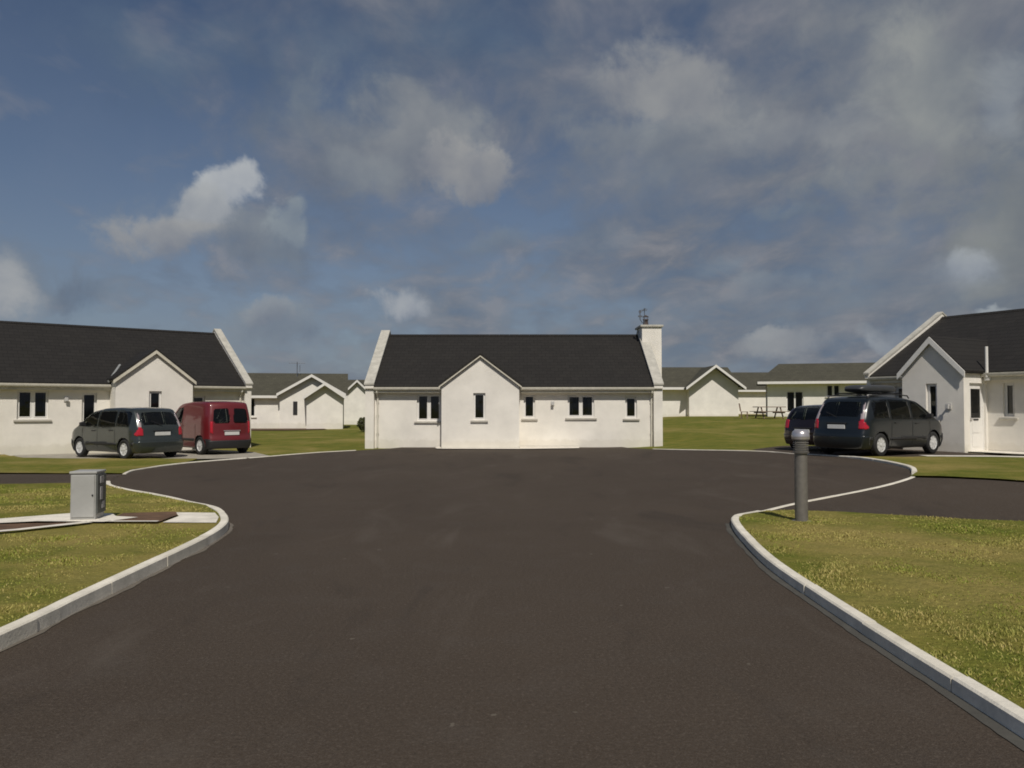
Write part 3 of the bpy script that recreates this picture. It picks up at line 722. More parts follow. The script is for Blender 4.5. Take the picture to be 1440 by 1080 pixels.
# ------------------------------------------------------------------ cars
def interp(pts, x):
    if x <= pts[0][0]: return pts[0][1]
    for (a, b), (c, d) in zip(pts, pts[1:]):
        if x <= c: return b+(d-b)*(x-a)/(c-a) if c > a else d
    return pts[-1][1]
def inpoly(x, y, poly):
    c = False; j = len(poly)-1
    for i in range(len(poly)):
        a, b = poly[i], poly[j]
        if (a[1] > y) != (b[1] > y) and x < (b[0]-a[0])*(y-a[1])/(b[1]-a[1])+a[0]: c = not c
        j = i
    return c
def car(loc, rz, label, cat, paint, sp, name='parked_car'):
    root = empty(name, loc, rz, label, cat)
    L, W, H = sp['L'], sp['W'], sp['H']; zb = .20; nX, nZ, nY = 112, 42, 44
    top = sp['top']; rear = sp['rear']; front = sp['front']; belt = sp['belt']; tum = sp['tum']
    def warp(u, v, w):
        x0 = u*L; zt = interp(top, x0); z = zb+(zt-zb)*w
        hw = W/2
        # plan taper toward the ends
        e = abs(2*u-1); hw *= 1-.13*max(0, (e-.72)/.28)**2.2
        # side section: tuck at sill, tumblehome above belt
        zz = z
        if zz < .45: hw *= 1-.05*((.45-zz)/.25)
        if zz > belt: hw *= 1-tum*((zz-belt)/(H-belt))**1.25
        x = x0 + interp(rear, z)*(1-u)**6 + interp(front, z)*u**6
        y = hw*v
        # curved plan for rear and nose
        k = v*v
        x += .10*k*(1-u)**14 - .20*k*u**14
        z -= .035*k*w*(1 if z > belt else .5)
        return Vector((x, y, z))
    V = {}; verts = []; par = []
    def gid(i, j, k):
        key = (i, j, k)
        if key not in V:
            V[key] = len(verts); u, v, w = i/nX, 2*j/nY-1, k/nZ
            verts.append(warp(u, v, w)); par.append((u, v, w))
        return V[key]
    faces = []; kind = []
    for i in range(nX):
        for k in range(nZ):
            faces.append((gid(i,0,k), gid(i+1,0,k), gid(i+1,0,k+1), gid(i,0,k+1))); kind.append('s')
            faces.append((gid(i,nY,k), gid(i,nY,k+1), gid(i+1,nY,k+1), gid(i+1,nY,k))); kind.append('s')
    for i in range(nX):
        for j in range(nY):
            faces.append((gid(i,j,nZ), gid(i+1,j,nZ), gid(i+1,j+1,nZ), gid(i,j+1,nZ))); kind.append('t')
            faces.append((gid(i,j,0), gid(i,j+1,0), gid(i+1,j+1,0), gid(i+1,j,0))); kind.append('b')
    for j in range(nY):
        for k in range(nZ):
            faces.append((gid(0,j,k), gid(0,j,k+1), gid(0,j+1,k+1), gid(0,j+1,k))); kind.append('r')
            faces.append((gid(nX,j,k), gid(nX,j+1,k), gid(nX,j+1,k+1), gid(nX,j,k+1))); kind.append('f')
    P = np.array([list(v) for v in verts])
    cls = []
    P0 = P.copy()
    wr = sp['wheel_r']; wx = sp['wheels']
    for f, kd in zip(faces, kind):
        c = P0[list(f)].mean(0); x, y, z = c; g = 'body'
        if kd == 's':
            for i, pg in enumerate(sp['side_glass']):
                if inpoly(x, z, pg): g = 'side_window'
            if any((x-a)**2+(z-wr)**2 < (wr+.055)**2 for a in wx): g = None
            elif g == 'body':
                if sp['mold'][0] < z < sp['mold'][1] and not any((x-a)**2+(z-wr)**2 < (wr+.11)**2 for a in wx): g = 'side_moulding'
                if x < .30 and z < sp['bump']: g = 'rear_bumper'
                if x > L-.35 and z < sp['bump']: g = 'front_bumper'
                for pg in sp['tail']:
                    if inpoly(x, z, pg): g = 'tail_light'
                for pg in sp['head']:
                    if inpoly(x, z, pg): g = 'headlight'
                if any(abs(x-d_) < .008 and .35 < z < belt+.02 for d_ in sp.get('seams', ())): g = 'body'
        elif kd == 'r':
            yy = abs(y)
            for pg in sp['rear_glass']:
                if inpoly(yy, z, pg): g = 'rear_window'
            if z < sp['bump']: g = 'rear_bumper'
            for pg in sp['tail_r']:
                if inpoly(yy, z, pg): g = 'tail_light'
        elif kd == 'f':
            if z < sp['bump']: g = 'front_bumper'
            if z > sp['bump']+.05 and abs(y) > W*.27: g = 'headlight'
            elif z > sp['bump']+.05 and abs(y) < W*.2: g = 'grille'
        elif kd == 't':
            a, b = sp['screen']
            if sp.get('rscreen') and sp['rscreen'][0] < x < sp['rscreen'][1] and abs(y) < W*.36: g = 'rear_window'
            if a < x < b and abs(y) < W/2*(.80-.10*((b-x)/(b-a)) if False else .84)*(1-tum*.9*(1-(x-a)/(b-a))): g = 'windscreen'
        elif kd == 'b': 
            g = 'underbody'
            if any(abs(x-a) < wr+.06 and abs(y) > W/2-.32 for a in wx): g = None
        cls.append(g)
    # smooth to round the edges
    nb = [set() for _ in verts]
    for f in faces:
        for a, b in zip(f, f[1:]+f[:1]): nb[a].add(b); nb[b].add(a)
    mx = max(len(s) for s in nb); idx = np.zeros((len(verts), mx), int); wgt = np.zeros((len(verts), mx))
    for i, s in enumerate(nb):
        for q, n in enumerate(s): idx[i, q] = n; wgt[i, q] = 1
    wgt /= wgt.sum(1)[:, None]
    for _ in range(sp.get('smooth', 7)): P = P*.4 + .6*(P[idx]*wgt[..., None]).sum(1)
    # vertex normals for insets
    N = np.zeros_like(P)
    for f in faces:
        a, b, c, d = P[list(f)]; n = np.cross(c-a, d-b)
        for i in f: N[i] += n
    N /= np.linalg.norm(N, axis=1)[:, None]+1e-9
    off = {'side_window': -.007, 'rear_window': -.006, 'windscreen': -.006, 'side_moulding': .012, 'rear_bumper': .018, 'front_bumper': .018, 'tail_light': .010, 'headlight': .004, 'grille': -.01, 'body': 0, 'underbody': 0}
    mats = {'side_window': CGLASS, 'rear_window': CGLASS, 'windscreen': CGLASS, 'side_moulding': TRIM, 'rear_bumper': sp.get('bumpm', paint), 'front_bumper': sp.get('bumpm', paint), 'tail_light': REDL, 'headlight': CLEARL, 'grille': TRIM, 'body': paint, 'underbody': TRIM}
    def emit(g, sel, nm, ofs, m, skirt=True):
        ids = sorted({i for f in sel for i in f}); mp = {v: k for k, v in enumerate(ids)}
        vs = [tuple(P[i]+N[i]*ofs) for i in ids]; fs = [tuple(mp[i] for i in f) for f in sel]
        if skirt and ofs:   # close the small step round the piece
            ed = {}
            for f in sel:
                for a, b in zip(f, f[1:]+f[:1]): ed[(a, b)] = 1
            for (a, b) in list(ed):
                if (b, a) not in ed:
                    n = len(vs); vs += [tuple(P[a]-N[a]*.01), tuple(P[b]-N[b]*.01)]; fs.append((mp[b], mp[a], n, n+1))
        vs = [(a[0]-L/2, a[1], a[2]) for a in vs]
        me = bpy.data.meshes.new(nm); me.from_pydata(vs, [], fs); me.materials.append(m)
        me.polygons.foreach_set('use_smooth', [True]*len(fs)); me.update()
        o = bpy.data.objects.new(nm, me); COL.objects.link(o); o.parent = root; return o
    for sg in (-1, 1):
        for lo, hi in ((0, wx[0]), (wx[0], wx[1]), (wx[1], L)):
            sel = [f for f, c in zip(faces, cls) if c == 'side_moulding' and P0[f[0]][1]*sg > 0 and lo < P0[f[0]][0] < hi]
            if len(sel) > 8: emit('side_moulding', sel, 'side_moulding', off['side_moulding'], mats['side_moulding'])
    for g in ('body', 'underbody', 'windscreen', 'rear_bumper', 'front_bumper', 'grille', 'rear_window'):
        sel = [f for f, c in zip(faces, cls) if c == g]
        if sel: emit(g, sel, g, off[g], mats[g])
    body = [o for o in root.children if o.name.startswith('body')][0]
    for g in ('side_window', 'tail_light', 'headlight'):
        for sgn in (-1, 1):
            sel = [f for f, c in zip(faces, cls) if c == g and P[f[0]][1]*sgn > 0]
            if g == 'side_window':
                for pg in sp['side_glass']:
                    s2 = [f for f in sel if inpoly(*P0[list(f)].mean(0)[[0, 2]], pg)]
                    if s2: emit(g, s2, g, off[g], mats[g])
            elif sel:
                o = emit(g, sel, g, off[g], mats[g])
                if g == 'tail_light' and sp.get('clear'):
                    o.data.materials.append(CLEARL); a, b = sp['clear']
                    for p in o.data.polygons:
                        if a < p.center.z < b: p.material_index = 1
    # pillar trims, door seams and handles
    sm = MB()
    for d_ in sp.get('seams', ()):
        for sg in (-1, 1):
            pts = []
            for q in range(12):
                w = (.32+(belt-.34)*q/11 - zb)/(interp(top, d_)-zb)
                k = min(nZ, max(0, round(w*nZ))); i = round(d_/L*nX); vi = V[(i, 0 if sg < 0 else nY, k)]
                pts.append((P[vi][0]-L/2, P[vi][1]+sg*.001, P[vi][2]))
            sm.tube(pts, .006, 4)
    if sp.get('seams'): sm.build('door_seam', TRIM, body)
    for (hx, hz_) in sp.get('handles', ()):
        for sg in (-1, 1):
            w = (hz_-zb)/(interp(top, hx)-zb); vi = V[(round(hx/L*nX), 0 if sg < 0 else nY, round(w*nZ))]; y = P[vi][1]
            m = MB(); m.box(hx-.09-L/2, hx+.09-L/2, min(y, y+sg*.035), max(y, y+sg*.035), hz_-.015, hz_+.015); m.build('door_handle', TRIM, root, bevel=.008)
    # wheels and dark arches
    for a in wx:
        for sg in (-1, 1):
            y = sg*(W/2-.105)
            wo = bpy.data.objects.new('wheel', None); COL.objects.link(wo); wo.parent = root; wo.location = (a-L/2, y, wr); wo.empty_display_size = .1
            m = MB(); r = wr
            m.lathe([(r*.62,-.09),(r*.9,-.10),(r*.985,-.075),(r,-.04),(r,.04),(r*.985,.075),(r*.9,.10),(r*.62,.09),(r*.62,-.09)], 40, 'y', cap=False); m.build('tyre', RUBBER, wo, smooth=True)
            m = MB(); q = sg
            m.lathe([(r*.61, q*.02), (r*.64, q*.085), (r*.60, q*.092), (r*.55, q*.045)], 32, 'y', cap=False)
            m.lathe([(r*.15, q*.03), (r*.15, q*.085), (r*.10, q*.095)], 16, 'y')
            for t_ in range(sp.get('spokes', 7)):
                an = 2*math.pi*t_/sp.get('spokes', 7); ca, sa = math.cos(an), math.sin(an); wd = r*.105
                p = [(ca*r*.1-sa*wd, sa*r*.1+ca*wd), (ca*r*.1+sa*wd, sa*r*.1-ca*wd), (ca*r*.6+sa*wd*1.2, sa*r*.6-ca*wd*1.2), (ca*r*.6-sa*wd*1.2, sa*r*.6+ca*wd*1.2)]
                m.prism(p, 'y', q*.055, q*.08)
            m.build('rim', RIM, wo)
            m = MB(); m.lathe([(r*.6, q*.0), (r*.6, q*.05), (r*.2, q*.062)], 24, 'y'); m.build('hub_dish', mat('hub_grey', (.42,.42,.41), .45), wo)
            m = MB(); n = 20; vs = []
            for k in range(n+1):
                an = -.35+(math.pi+.7)*k/n
                for yy in (sg*(W/2-.01)*.985, sg*(W/2-.34)): vs.append((a-L/2+(r+.06)*math.cos(an), yy, r+(r+.06)*math.sin(an)))
            m.add(vs, [(2*k, 2*k+1, 2*k+3, 2*k+2) for k in range(n)])
            m.add([(a-L/2+(r+.05)*math.cos(-.35+(math.pi+.7)*k/n), sg*(W/2-.335), r+(r+.05)*math.sin(-.35+(math.pi+.7)*k/n)) for k in range(n+1)], [tuple(range(n+1))])
            m.build('wheel_arch', TRIM, root)
    # cabin: floor, dashboard, seats
    cb = MB(); cb.box(-L/2+.25, L/2-.9, -W/2+.12, W/2-.12, .30, .36); cb.box(L/2-1.35, L/2-1.1, -W/2+.14, W/2-.14, .36, belt-.02)
    cb.build('cabin_floor', TRIM, root)
    for xs_ in sp['seats']:
        for y in (-.36, .36):
            m = MB(); m.prism([(xs_-L/2, .45), (xs_-L/2+.5, .42), (xs_-L/2+.5, .55), (xs_-L/2+.05, .6), (xs_-L/2-.12, 1.12), (xs_-L/2-.24, 1.12)], 'y', y-.23, y+.23)
            m.box(xs_-L/2-.24, xs_-L/2-.14, y-.12, y+.12, 1.14, 1.32); m.build('seat', SEAT, root, bevel=.03)
    # number plate and mirrors
    pz = sp['plate'][0]; py = sp['plate'][1]
    xr = min(P[i][0] for i in range(len(P)) if abs(P[i][2]-pz) < .04 and abs(P[i][1]-py) < .3)-L/2
    MB().box(xr-.022, xr+.005, py-.26, py+.26, pz-.055, pz+.055).build('number_plate', PLATE, root, bevel=.004)
    MB().box(xr-.03, xr+.01, py-.30, py+.30, pz+.075, pz+.11).build('plate_lamp_bar', sp.get('barm', TRIM), root, bevel=.008)
    for sg in (-1, 1):
        mx_ = sp['mirror']; m = MB(); m.prism([(sg*(W/2-.06), belt+.02), (sg*(W/2+.16), belt+.03), (sg*(W/2+.17), belt+.16), (sg*(W/2+.02), belt+.18)], 'x', mx_-L/2-.05, mx_-L/2+.06)
        m.build('door_mirror', sp.get('mirm', TRIM), root, bevel=.025)
    # rear wiper
    rw = sp.get('wiper')
    if rw:
        m = MB(); a = min(P[i][0] for i in range(len(P)) if abs(P[i][2]-rw) < .05)-L/2
        m.tube([(a-.02, 0, rw), (a+.02, .35, rw+.14)], .01, 5); m.build('rear_wiper', TRIM, root)
    return root, P, L

def paint(name, col, rough=.25, metal=.4): return mat(name, col, rough, metal=metal, var=.04, coat=.8, dirt=(4, .5, tuple(x*.8+.010 for x in col), .3))
GREYP = paint('grey_green_paint', (.042, .050, .047))
BLACKP = mat('blue_black_paint', (.007, .010, .012), .3, metal=0, var=.05, coat=.5)
MAROONP = paint('dark_maroon_paint', (.016, .008, .010))
REDP = paint('red_paint', (.135, .010, .013), .42, .05)

mpv = dict(L=4.2, W=1.72, H=1.64,
    top=[(0,1.48),(.12,1.575),(.5,1.625),(1.3,1.645),(2.1,1.62),(2.7,1.53),(3.0,1.38),(3.45,1.10),(3.62,1.01),(3.95,.87),(4.12,.74),(4.2,.62)],
    rear=[(.2,.06),(.35,0),(.62,0),(.7,.05),(1.0,.09),(1.3,.22),(1.6,.42)], front=[(.2,-.10),(.4,0),(.7,-.03),(1,-.1)],
    belt=.98, tum=.17, wheel_r=.315, wheels=(.80, 3.36),
    side_glass=[[(.50,1.04),(.52,1.42),(.62,1.50),(1.22,1.53),(1.22,1.02)], [(1.30,1.02),(1.30,1.535),(2.22,1.53),(2.26,1.0)], [(2.34,1.0),(2.32,1.52),(2.60,1.47),(3.05,1.24),(3.32,1.03)]],
    rear_glass=[[(-.01,1.07),(-.01,1.47),(.50,1.47),(.56,1.40),(.58,1.07)]], screen=(2.72, 3.55),
    tail=[[(0,.74),(0,1.42),(.10,1.42),(.12,1.05),(.28,.80),(.28,.74)]], tail_r=[[(.60,.74),(.645,1.06),(.625,1.44),(.95,1.44),(.95,.74)]], clear=(1.02,1.46),
    head=[[(3.85,.60),(4.2,.60),(4.2,.80),(3.85,.80)]], mold=(.44,.52), bump=.56, seams=(1.26, 2.28, 3.2), handles=((1.5,.90),(2.5,.88)),
    seats=(1.45, 2.45), plate=(.80, 0.), mirror=3.02, wiper=1.06)
van = dict(L=4.0, W=1.68, H=1.82,
    top=[(0,1.72),(.10,1.79),(.6,1.825),(1.6,1.825),(2.2,1.78),(2.45,1.70),(3.05,1.20),(3.2,1.10),(3.7,.95),(3.92,.82),(4.0,.70)],
    rear=[(.2,.04),(.35,0),(.58,0),(.62,.04),(1.0,.05),(1.4,.09),(1.8,.18)], front=[(.2,-.10),(.4,0),(.7,-.03),(1,-.1)],
    belt=1.08, tum=.13, wheel_r=.31, wheels=(.70, 3.25),
    side_glass=[[(2.02,1.05),(2.04,1.60),(2.4,1.58),(2.92,1.16),(2.94,1.05)]],
    rear_glass=[[(.08,1.10),(.08,1.50),(.14,1.56),(.52,1.56),(.60,1.48),(.62,1.12),(.56,1.06),(.14,1.06)]], screen=(2.46, 3.1),
    tail=[[(0,.75),(0,1.10),(.10,1.10),(.10,.75)]], tail_r=[[(.64,.72),(.64,1.12),(.95,1.12),(.95,.72)]],
    head=[[(3.7,.62),(4.,.62),(4.,.84),(3.7,.84)]], mold=(.46,.53), bump=.50, bumpm=TRIM, seams=(1.0, 1.95, 3.0), handles=((2.2,.92),),
    seats=(2.35,), plate=(.72, 0.), mirror=2.85, wiper=None, barm=STEELB)
hatch = dict(L=4.0, W=1.68, H=1.44,
    top=[(0,1.02),(.12,1.16),(.45,1.36),(.8,1.42),(1.5,1.44),(2.1,1.40),(2.4,1.30),(2.95,.99),(3.1,.93),(3.7,.80),(3.92,.70),(4.0,.58)],
    rear=[(.2,.06),(.35,0),(.62,0),(.8,.05),(1.1,.12)], front=[(.2,-.10),(.4,0),(.7,-.03),(1,-.1)],
    belt=.90, tum=.18, wheel_r=.30, wheels=(.72, 3.22),
    side_glass=[[(.55,.98),(.80,1.30),(1.15,1.34),(1.15,.96)], [(1.22,.95),(1.22,1.34),(2.0,1.32),(2.3,1.22),(2.72,.97)]],
    rear_glass=[[(-.01,.97),(-.01,1.08),(.55,1.08),(.58,.97)]], screen=(2.2, 3.0), rscreen=(.10,.62),
    tail=[[(0,.70),(0,.95),(.24,.95),(.24,.70)]], tail_r=[[(.55,.70),(.55,.95),(.95,.95),(.95,.70)]],
    head=[[(3.7,.55),(4.,.55),(4.,.74),(3.7,.74)]], mold=(.42,.48), bump=.50, seams=(1.18, 2.35), handles=((1.6,.84),),
    seats=(1.3, 2.2), plate=(.62, 0.), mirror=2.62, wiper=None)
mpvL = dict(mpv); mpvL.update(L=4.2)
carA, P_, L_ = car((-12.74, 25.85, T(-12.7,25.8)+.02), 180-33, 'grey-green people carrier parked nose-in beside the red van', 'car', GREYP, mpv)
van_, _, _ = car((-11.0, 28.1, T(-11,28)+.02), 180-43, 'red panel van with two rear windows parked beside the left cottage', 'van', REDP, van, 'parked_van')
carB, P_, L_ = car((10.55, 22.46, T(10.5,22.4)+.02), 33, 'black people carrier with roof box parked before the shaded cottage', 'car', BLACKP, dict(mpv, spokes=9, H=1.64))
carC, _, _ = car((10.55, 25.05, T(10.5,25)+.0), 33, 'dark maroon hatchback parked on the far side of the black people carrier', 'car', MAROONP, hatch)
# hatchback rear glass lies on its sloping top: add as its own pane set
# roof rails on both people carriers
for c in (carB,):
    for sg in (-1, 1):
        m = MB(); m.tube([(-1.55, sg*.60, 1.56), (-1.45, sg*.61, 1.645), (-.4, sg*.62, 1.69), (.35, sg*.61, 1.65), (.45, sg*.60, 1.58)], .018, 8); m.build('roof_rail', TRIM, c, smooth=True)
for x in (-1.0, .0):
    m = MB(); m.box(x-.03, x+.03, -.66, .66, 1.70, 1.735); m.build('roof_bar', TRIM, carB, bevel=.01)
rb = MB(); pr = []
for i in range(15):
    t_ = i/14; x = -1.35+1.75*t_; e = (1-abs(2*t_-1)**5)**.5
    ring = []
    for k in range(20):
        a = 2*math.pi*k/20; ca, sa = math.cos(a), math.sin(a)
        ring.append((x, -.02+.34*(abs(ca)**.5)*(1 if ca > 0 else -1)*(.65+.35*e), 1.832+(.125 if sa > 0 else .10)*(abs(sa)**.55)*(1 if sa > 0 else -1)*(.2+.8*e)))
    pr.append(ring)
vs = [v for r_ in pr for v in r_]; fs = [(i*20+k, i*20+(k+1) % 20, (i+1)*20+(k+1) % 20, (i+1)*20+k) for i in range(14) for k in range(20)] + [tuple(range(20)), tuple(14*20+k for k in range(20))]
rb.add(vs, fs); rb.build('roof_box', mat('roof_box_grey', (.04, .042, .044), .4, var=.1), carB, smooth=True)

# ------------------------------------------------------------------ meter cabinet
cz = T(-5.6,10.5)+.145
cab = empty('utility_cabinet', (-5.66, 10.50, cz), 10, 'grey metal utility cabinet standing on the concrete strip of the left verge', 'cabinet')
MB().box(-.175, .135, -.15, .19, .0, .60).build('body', CABG, cab, bevel=.006)
MB().box(-.19, .15, -.165, .205, .601, .632).build('lid', CABG, cab, bevel=.008)
MB().box(-.16, .12, -.163, -.151, .03, .58).build('door', CABG, cab, bevel=.004)
m = MB(); m.box(.136, .158, -.145, .185, .07, .585); m.build('meter_panel', CABD, cab, bevel=.004)
for (a_, b_, c_, d_) in ((-.06,.06,.47,.56), (-.06,.02,.25,.42), (.0,.10,.13,.22)):
    MB().box(.159, .168, a_, b_, c_, d_).build('meter_face', mat('meter_grey', (.36,.35,.35), .6), cab)
MB().tube([(.10,-.163,.32),(.10,-.178,.32)], .010, 8).build('lock', TRIM, cab)
MB().box(-.21, .19, -.19, .23, -.12, -.001).build('plinth', CONC, cab, bevel=.01)

# ------------------------------------------------------------------ bollard lamp
bz = T(3.95,10.75)+gR(3.95,10.75)-.01
bo = empty('bollard_light', (3.96, 10.75, bz), 0, 'round grey bollard light with bright metal cap at the tip of the right verge', 'bollard')
MB().lathe([(.105,0),(.105,.012),(.086,.014),(.086,.93),(.08,.931)], 28).build('post', STEEL, bo, smooth=False)
m = MB()
for k in range(6):
    z = .962+k*.029; m.lathe([(.086,z-.010),(.103,z-.008),(.103,z-.002),(.088,z+.008)], 28)
m.lathe([(.088,.931),(.112,.934),(.112,.942),(.088,.944)], 28); m.build('louvre', STEEL, bo)
MB().lathe([(.068,.932),(.068,1.12)], 20).build('diffuser', mat('opal_diffuser', (.62,.6,.57), .3), bo)
MB().lathe([(.115,1.121),(.118,1.15),(.113,1.151),(.113,1.155),(.119,1.157),(.116,1.20),(.10,1.232),(.07,1.25),(.03,1.257),(.001,1.258)], 28).build('cap', STEELB, bo, smooth=False)
MB().lathe([(.13,-.02),(.13,.006),(.12,.012)], 28).build('base_flange', STEEL, bo)
for n_ in ('post','cap'): pass
for ch in bo.children:
    for p in ch.data.polygons: p.use_smooth = len(p.vertices) == 4
    ch.data.set_sharp_from_angle(angle=R(35)) if hasattr(ch.data, 'set_sharp_from_angle') else None

# ------------------------------------------------------------------ sky
SUN_AZ, SUN_EL = 8, 49          # degrees to the right of straight behind the camera
w = bpy.data.worlds.new('World'); S.world = w; w.use_nodes = True; w.cycles.sampling_method = 'MANUAL'; w.cycles.sample_map_resolution = 256; nt = w.node_tree; nt.nodes.clear()
out = nt.nodes.new('ShaderNodeOutputWorld'); bg = nt.nodes.new('ShaderNodeBackground'); nt.links.new(bg.outputs[0], out.inputs[0])
STR = .075; bg.inputs['Strength'].default_value = STR
sky = nt.nodes.new('ShaderNodeTexSky'); sky.sky_type = 'NISHITA'; sky.sun_disc = False
sky.sun_elevation = R(SUN_EL); sky.sun_rotation = R(180-SUN_AZ); sky.air_density = 1.0; sky.dust_density = .6; sky.ozone_density = 1.5
def M(op, a, b=None, c=None, clamp=False):
    n = nt.nodes.new('ShaderNodeMath'); n.operation = op; n.use_clamp = clamp
    for i, v in enumerate((a, b, c)):
        if v is None: continue
        if isinstance(v, (int, float)): n.inputs[i].default_value = v
        else: nt.links.new(v, n.inputs[i])
    return n.outputs[0]
tc = nt.nodes.new('ShaderNodeTexCoord'); D = tc.outputs['Generated']
sep = nt.nodes.new('ShaderNodeSeparateXYZ'); nt.links.new(D, sep.inputs[0]); dx, dy, dz = sep.outputs
az = M('ARCTAN2', dx, dy); el = M('ARCSINE', dz)
def wn(scale, detail=6, rough=.55, dist=0, sc=None, seed=0):
    v = D
    m_ = nt.nodes.new('ShaderNodeMapping'); m_.inputs['Scale'].default_value = sc or (1,1,1); m_.inputs['Location'].default_value = (seed, seed*.7, seed*.3)
    nt.links.new(D, m_.inputs['Vector']); return tex_noise(nt, m_.outputs[0], scale, detail, rough, dist)
n_a = wn(9, 5, .6, .2); n_b = wn(9, 5, .6, .2, seed=5.3); n_f = wn(15, 5, .62, .3, seed=2.1); n_g = wn(13, 4, .5, .2, seed=8.4)
azw = M('MULTIPLY_ADD', M('SUBTRACT', n_a, .5), .10, az); elw = M('MULTIPLY_ADD', M('SUBTRACT', n_b, .5), .085, el)
def skyc(r, g, b): return (r/STR, g/STR, b/STR)
def s2l(c): return tuple(((x/255)/12.92 if x/255 < .04045 else ((x/255+.055)/1.055)**2.4) for x in c)
col = mixc(nt, 1.0, sky.outputs[0], (.645, .63, .66), 'MULTIPLY')
# banks of far cloud stack up toward the horizon
hz_ = ramp(nt, M('MULTIPLY_ADD', M('SUBTRACT', n_a, .5), .25, dz), [(0., .75), (.12, .45), (.30, .12), (.45, 0.)])
col = mixc(nt, hz_, col, tuple(x/STR for x in s2l((112,124,143))))
# high patchy sheet of cloud, laid out as a real layer seen in perspective
den = M('ADD', M('MAXIMUM', dz, .0), .26)
cb = nt.nodes.new('ShaderNodeCombineXYZ'); nt.links.new(M('DIVIDE', dx, den), cb.inputs[0]); nt.links.new(M('DIVIDE', dy, den), cb.inputs[1])
mp = nt.nodes.new('ShaderNodeMapping'); mp.inputs['Rotation'].default_value = (0,0,R(20)); mp.inputs['Location'].default_value = (3.3,1.2,0); mp.inputs['Scale'].default_value = (1.,.75,1); nt.links.new(cb.outputs[0], mp.inputs[0])
lay = tex_noise(nt, mp.outputs[0], 2.3, 4, .6, .3); lay2 = tex_noise(nt, mp.outputs[0], 5.6, 5, .58, .3)
side = M('MULTIPLY_ADD', az, .30, M('MULTIPLY_ADD', lay2, .5, M('MULTIPLY', lay, .8)))
thin = ramp(nt, side, [(.50, 0.), (.68, .6), (.88, .92)])
lc = ramp(nt, lay2, [(.36, tuple(x for x in s2l((92,104,122)))), (.52, s2l((112,117,127))), (.66, s2l((131,132,138)))])
lcs = mixc(nt, 1., lc, (1/STR, 1/STR, 1/STR), 'MULTIPLY')
col = mixc(nt, thin, col, lcs)
SHD = M('MULTIPLY_ADD', n_g, 2.3, -.62)
def blob(px, py, rx, ry, rgb, wgt, soft=.6, fl=1.25):
    global col
    a0 = math.atan((px-720)/1100); e0 = math.atan((572-py)/math.hypot(1100, px-720)); kx = 1100*(1+((px-720)/1100)**2)
    u = M('DIVIDE', M('SUBTRACT', azw, a0), rx*1.25/kx); v = M('DIVIDE', M('SUBTRACT', elw, e0), ry*1.25/1100)
    d = M('SQRT', M('ADD', M('MULTIPLY', u, u), M('MULTIPLY', v, v)))
    q = M('MULTIPLY_ADD', M('SUBTRACT', n_f, .5), fl*1.3, M('SUBTRACT', 1., d))
    mr = nt.nodes.new('ShaderNodeMapRange'); mr.interpolation_type = 'SMOOTHSTEP'; nt.links.new(q, mr.inputs[0])
    mr.inputs[2].default_value = soft; mr.inputs[4].default_value = wgt; f = mr.outputs[0]
    k_ = 1.05; rgb = (rgb[0]*.985*k_, max(rgb[1], (rgb[0]+rgb[2])/2)*k_, rgb[2]*1.01*k_)
    c = s2l(tuple(x*1.04 for x in rgb)); lo = s2l(tuple(x*m_ for x, m_ in zip(rgb, (.80,.83,.90))))
    sv = M('MULTIPLY_ADD', v, .32, SHD, clamp=True)
    cc = mixc(nt, sv, tuple(x/STR for x in lo), tuple(x/STR for x in c))
    col = mixc(nt, f, col, cc)
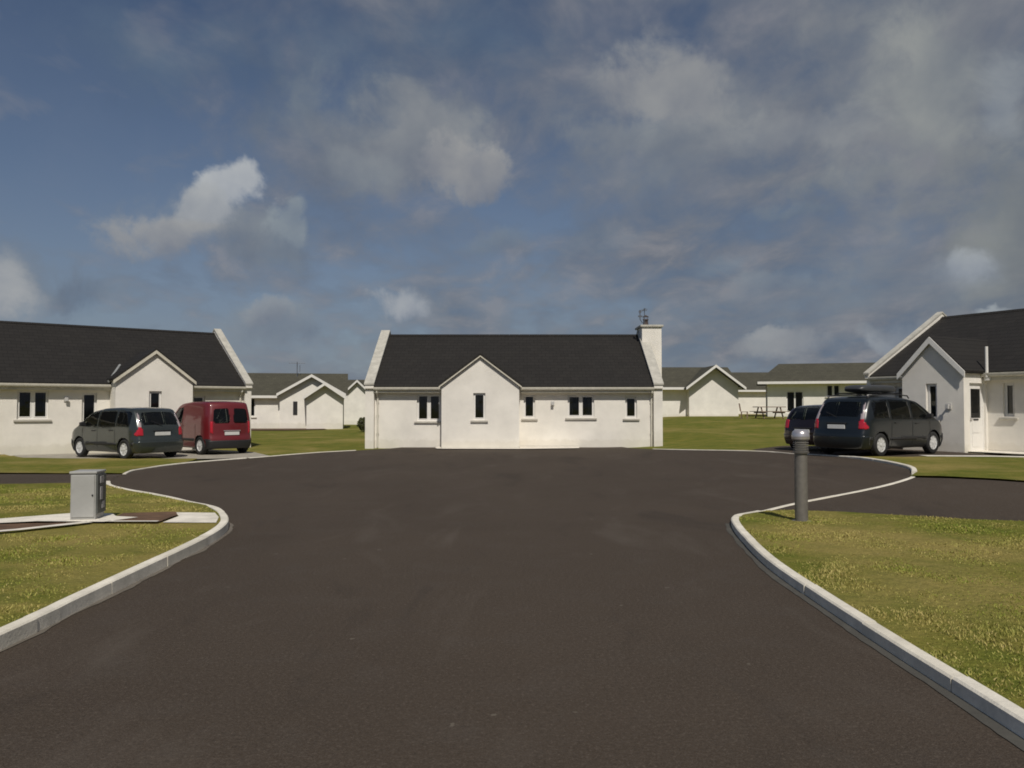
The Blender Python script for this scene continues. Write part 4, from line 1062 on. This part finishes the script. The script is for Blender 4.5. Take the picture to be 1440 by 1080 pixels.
for a in [ # broad soft masses first, then the bright heaps
    (1300,150,260,190,(126,126,128),.75,1.0), (960,190,240,110,(122,120,128),.70,1.0), (1430,330,130,160,(124,126,124),.85,1.),
    (600,60,300,60,(90,100,120),.45,1.2), (520,190,190,80,(112,114,124),.70,.9), (1180,430,230,50,(118,122,130),.55,1.), (240,80,230,60,(90,104,120),.5,1.1),
    (700,345,60,20,(112,118,130),.6,1.), (860,345,60,18,(110,118,132),.5,1.), (1240,480,100,24,(136,136,144),.7,.8), (1100,488,80,24,(140,138,142),.75,.8),
    (380,460,80,36,(122,126,134),.8,.8), (370,345,66,40,(112,120,130),.75,.8), (785,385,34,12,(112,120,130),.5,1.), (120,415,90,30,(112,120,130),.6,.9),
    (1130,305,60,11,(118,126,132),.55,.8), (1090,407,90,14,(122,126,136),.6,.9), (1000,375,70,12,(112,120,134),.5,1.),
    (580,205,120,62,(132,130,134),.85,.7), (650,235,70,32,(146,142,142),.85,.5), (500,240,70,34,(124,125,132),.7,.7), (425,135,40,30,(112,116,126),.6,.8), (930,112,95,56,(140,136,138),.85,.7), (1320,120,90,90,(138,139,136),.8,.8),
    (1120,180,120,30,(134,130,136),.7,.7), (1420,140,50,50,(142,145,146),.7,.8,1.3), (1230,255,100,36,(128,130,130),.7,.7), (880,185,110,26,(124,120,130),.6,.7),
    (300,318,125,52,(124,124,132),.75,.8), (245,326,88,30,(146,143,144),.9,.6), (325,262,42,30,(162,162,164),.97,.5), (290,292,50,28,(152,151,154),.9,.55), (396,308,24,30,(138,144,146),.85,.6),
    (30,400,90,56,(122,124,130),.7,.8), (14,412,66,44,(156,156,155),.97,.75,1.3), (580,432,60,30,(122,126,134),.6,.8), (568,427,42,24,(156,156,159),.95,.75,1.3), (375,436,28,18,(138,140,142),.7,.6),
    (1350,378,70,26,(138,140,146),.6,.9,1.2), (1366,368,36,17,(150,151,156),.7,.9,1.9), (1400,434,34,7,(150,154,156),.7,.6), (1225,490,30,14,(144,144,150),.7,.6), (1075,470,30,10,(146,144,146),.6,.6)]:
    blob(*a)
nt.links.new(col, bg.inputs['Color'])

sun = bpy.data.lights.new('sun', 'SUN'); sun.energy = 3.45; sun.angle = R(.55); sun.color = (1., .94, .85)
so = bpy.data.objects.new('sun', sun); COL.objects.link(so)
sd = Vector((math.sin(R(SUN_AZ))*math.cos(R(SUN_EL)), -math.cos(R(SUN_AZ))*math.cos(R(SUN_EL)), math.sin(R(SUN_EL))))
so.rotation_euler = sd.to_track_quat('Z', 'Y').to_euler(); so.location = (20,-20,30)

# ------------------------------------------------------------------ camera
cam = bpy.data.cameras.new('camera'); co = bpy.data.objects.new('camera', cam); COL.objects.link(co); S.camera = co
cam.sensor_width = 36; cam.lens = 36*1100/1440; cam.clip_end = 9000; cam.clip_start = .05
co.location = (0, 0, 1.63); co.rotation_euler = (R(90)+math.atan(32/1100), 0, 0)
S.view_settings.view_transform = 'Standard'; S.view_settings.look = 'None'; S.view_settings.exposure = 0.; S.view_settings.gamma = 1
S.render.engine = 'CYCLES'; S.cycles.filter_width = 1.8; S.cycles.max_bounces = 6
